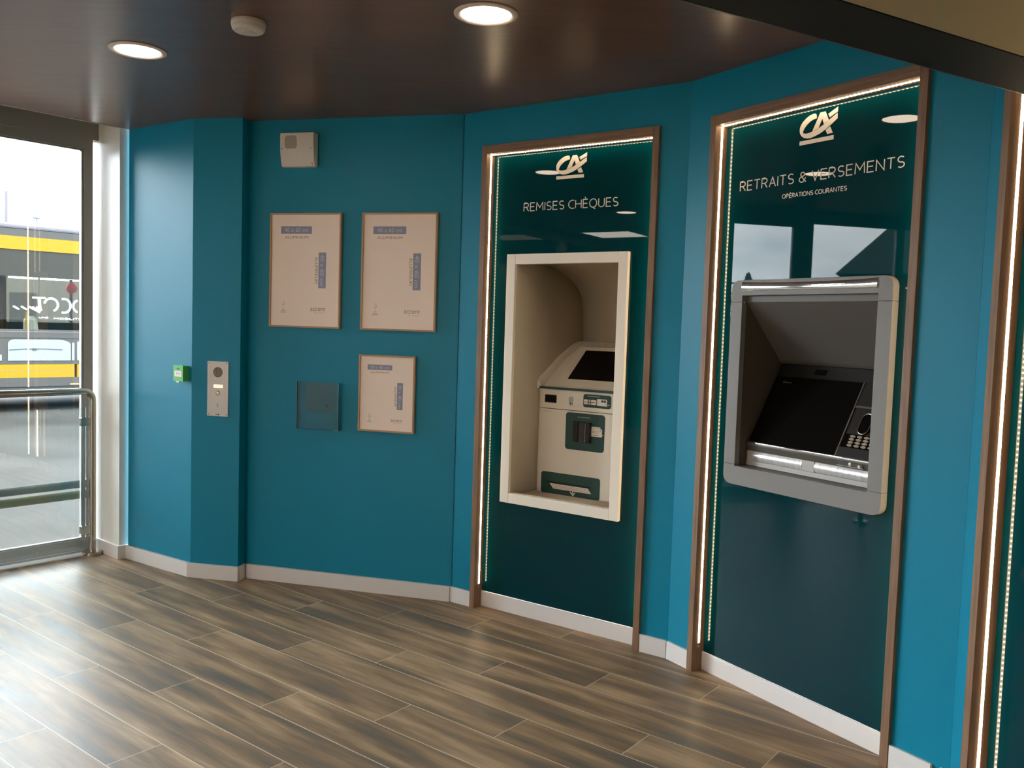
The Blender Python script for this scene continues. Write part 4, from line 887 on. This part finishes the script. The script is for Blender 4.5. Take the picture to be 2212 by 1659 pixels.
# lettering on the bus windows
M['vinyl'] = mat('white_vinyl', lin(118, 118, 120), 0.5)
Y0, Y1 = 0.010, 0.0185
q = MB(); q.m(0).ribbon([(0.465, 1.686), (0.660, 1.686)], 0.030, Y0, Y1); q.ribbon([(0.565, 1.686), (0.575, 1.50), (0.560, 1.475), (0.46, 1.535)], 0.045, Y0, Y1)
q.ribbon(arc(0.74, 1.585, 0.10, 0.10, 170, -70, 14), 0.034, Y0, Y1); q.ribbon(arc(0.93, 1.575, 0.10, 0.11, 110, -110, 16), 0.034, Y0, Y1); q.ribbon(arc(1.17, 1.575, 0.10, 0.10, 110, 250, 12), 0.034, Y0, Y1)
obj('large_lettering', q, 'vinyl', T)
for i in range(4): q = MB(); q.prism([(0.19 + i * 0.11, 1.552), (0.215 + i * 0.11, 1.552), (0.285 + i * 0.11, 1.505), (0.270 + i * 0.11, 1.485), (0.19 + i * 0.11, 1.530)], Y0, Y1, 'y'); obj('painted_dash', q, 'vinyl', T)
q = MB(); lettering(q, 'MOBILITÉ', 0.775, 1.205, 1.352, 0.036, 0.010, Y0, Y1); obj('lettering', q, 'vinyl', T)
q = MB(); lettering(q, 'UNE', 0.56, 0.70, 1.366, 0.030, 0.009, Y0, Y1); obj('lettering', q, 'vinyl', T)
# beyond the bus
M['facade'] = mat('pale_facade', lin(66, 62, 55), 0.7); M['dark_roof'] = mat('dark_slate_roof', lin(44, 52, 56), 0.6); M['leaf'] = mat('dark_conifer', lin(40, 58, 50), 0.8); M['trunk'] = mat('bark', lin(80, 66, 52), 0.8)
FB = Frame((-14.5, 25.0), 46.24)
T = thing('house', 'long pale low building glimpsed through the bus windows', 'building', FB, (0, 0, GZ))
obj('wall', MB().box(-16, 16, 0, 6, GZ, 2.4), 'facade', T)
for i in range(16): obj('window', MB().box(-15 + i * 1.9, -14.3 + i * 1.9, -0.02, 0.0, 0.9, 2.0), 'bus_mid', T)
T = thing('no_entry_sign', 'red and white no entry sign behind the bus', 'road sign', Frame((-8.53, 17.0), 46.24), (0, 0, GZ))
obj('post', MB().tube([(0, 0, GZ), (0, 0, 2.1)], 0.03, 10), 'bus_grey', T)
obj('disc', MB().disc(0, -0.04, 1.93, 0.10, -0.03, 28), mat('sign_red', lin(214, 60, 66), 0.4), T); obj('bar', MB().box(-0.065, 0.065, -0.045, -0.04, 1.912, 1.948), 'vinyl', T)
T = thing('street_lamp', 'pale blue street lamp head rising above the bus roof', 'lamp', Frame((-10.65, 19.8), 0), (0, 0, GZ))
obj('pole', MB().tube([(0, 0, GZ), (0, 0, 3.0), (-0.01, 0, 3.3), (-0.05, 0, 3.52)], [0.03, 0.018, 0.015, 0.012], 12), 'bus_grey', T)
o = obj('lamp_head', MB().lathe([(0, 0.07), (0.07, 0.065), (0.105, 0.035), (0.105, 0.01), (0.05, -0.015), (0, -0.02)], (-0.05, 0, 3.54), 'z', 24), mat('pale_blue_cap', lin(150, 190, 225), 0.4), T); smooth(o, 40)
T = thing('flag', 'blue and white flag on a thin mast above the bus', 'flag', Frame((-18.55, 32.3), 30), (0, 0, GZ))
obj('mast', MB().tube([(0, 0, GZ), (0, 0, 5.8)], 0.05, 10), 'bus_grey', T)
q = MB(); vs = []; k = 10
for i in range(k + 1):
    u = i / k; yy = 0.12 * math.sin(u * 7); vs += [(-0.06 - 0.9 * u, yy, 5.35 - 0.55 * u), (-0.06 - 0.9 * u, yy, 4.2 - 0.35 * u)]
q.add(vs, [(2 * i, 2 * i + 2, 2 * i + 3, 2 * i + 1) for i in range(k)]); o = obj('cloth', q, mat('flag_blue', lin(84, 110, 214), 0.7), T); md = o.modifiers.new('thickness', 'SOLIDIFY'); md.thickness = 0.01
# seen only in the mirror-like panels: a gabled roof and conifers
T = thing('gabled_house', 'dark pitched roof seen as a reflection in the withdrawals panel', 'house', Frame((-33.0, 5.3), 0), (0, 0, GZ))
obj('wall', MB().box(-4, 4, -9.0, 0.4, GZ, 3.2), 'facade', T)
obj('roof', MB().prism([(0.9, 3.7), (-4.2, 8.6), (-9.4, 3.7)], -4.3, 4.3, 'x'), 'dark_roof', T)
def conifer(x, y, h, r, label):
    t = thing('conifer', label, 'tree', Frame((x, y), 0), (0, 0, GZ), 'conifers mirrored in the glass panel')
    obj('trunk', MB().tube([(0, 0, GZ), (0, 0, h * 0.95)], [0.16, 0.03], 8), 'trunk', t)
    q = MB(); rnd = random.Random(int(h * 100)); n = 150
    for i in range(n):
        u = i / n; z = GZ + h * (0.12 + 0.87 * u); a = i * 2.4; L_ = r * (1 - u) ** 0.8 * rnd.uniform(0.6, 1.1) + 0.08; wd = 0.10 + 0.16 * (1 - u)
        c, s_ = math.cos(a), math.sin(a); dz = -0.12 * L_
        q.add([(0, 0, z), (c * L_ * 0.6 - s_ * wd, s_ * L_ * 0.6 + c * wd, z + dz * 0.4 - 0.05), (c * L_, s_ * L_, z + dz + 0.12 * L_), (c * L_ * 0.6 + s_ * wd, s_ * L_ * 0.6 - c * wd, z + dz * 0.4 - 0.05), (c * L_ * 0.55, s_ * L_ * 0.55, z + 0.10)], [(0, 1, 2), (0, 2, 3), (0, 1, 4), (1, 2, 4), (2, 3, 4), (3, 0, 4)])
    obj('foliage', q, 'leaf', t)
conifer(-37.5, 10.9, 4.45, 1.3, 'small conifer top standing clear of the machine in the mirror image')
conifer(-34.5, 12.2, 6.3, 2.4, 'taller spreading conifer at the edge of the mirror image')
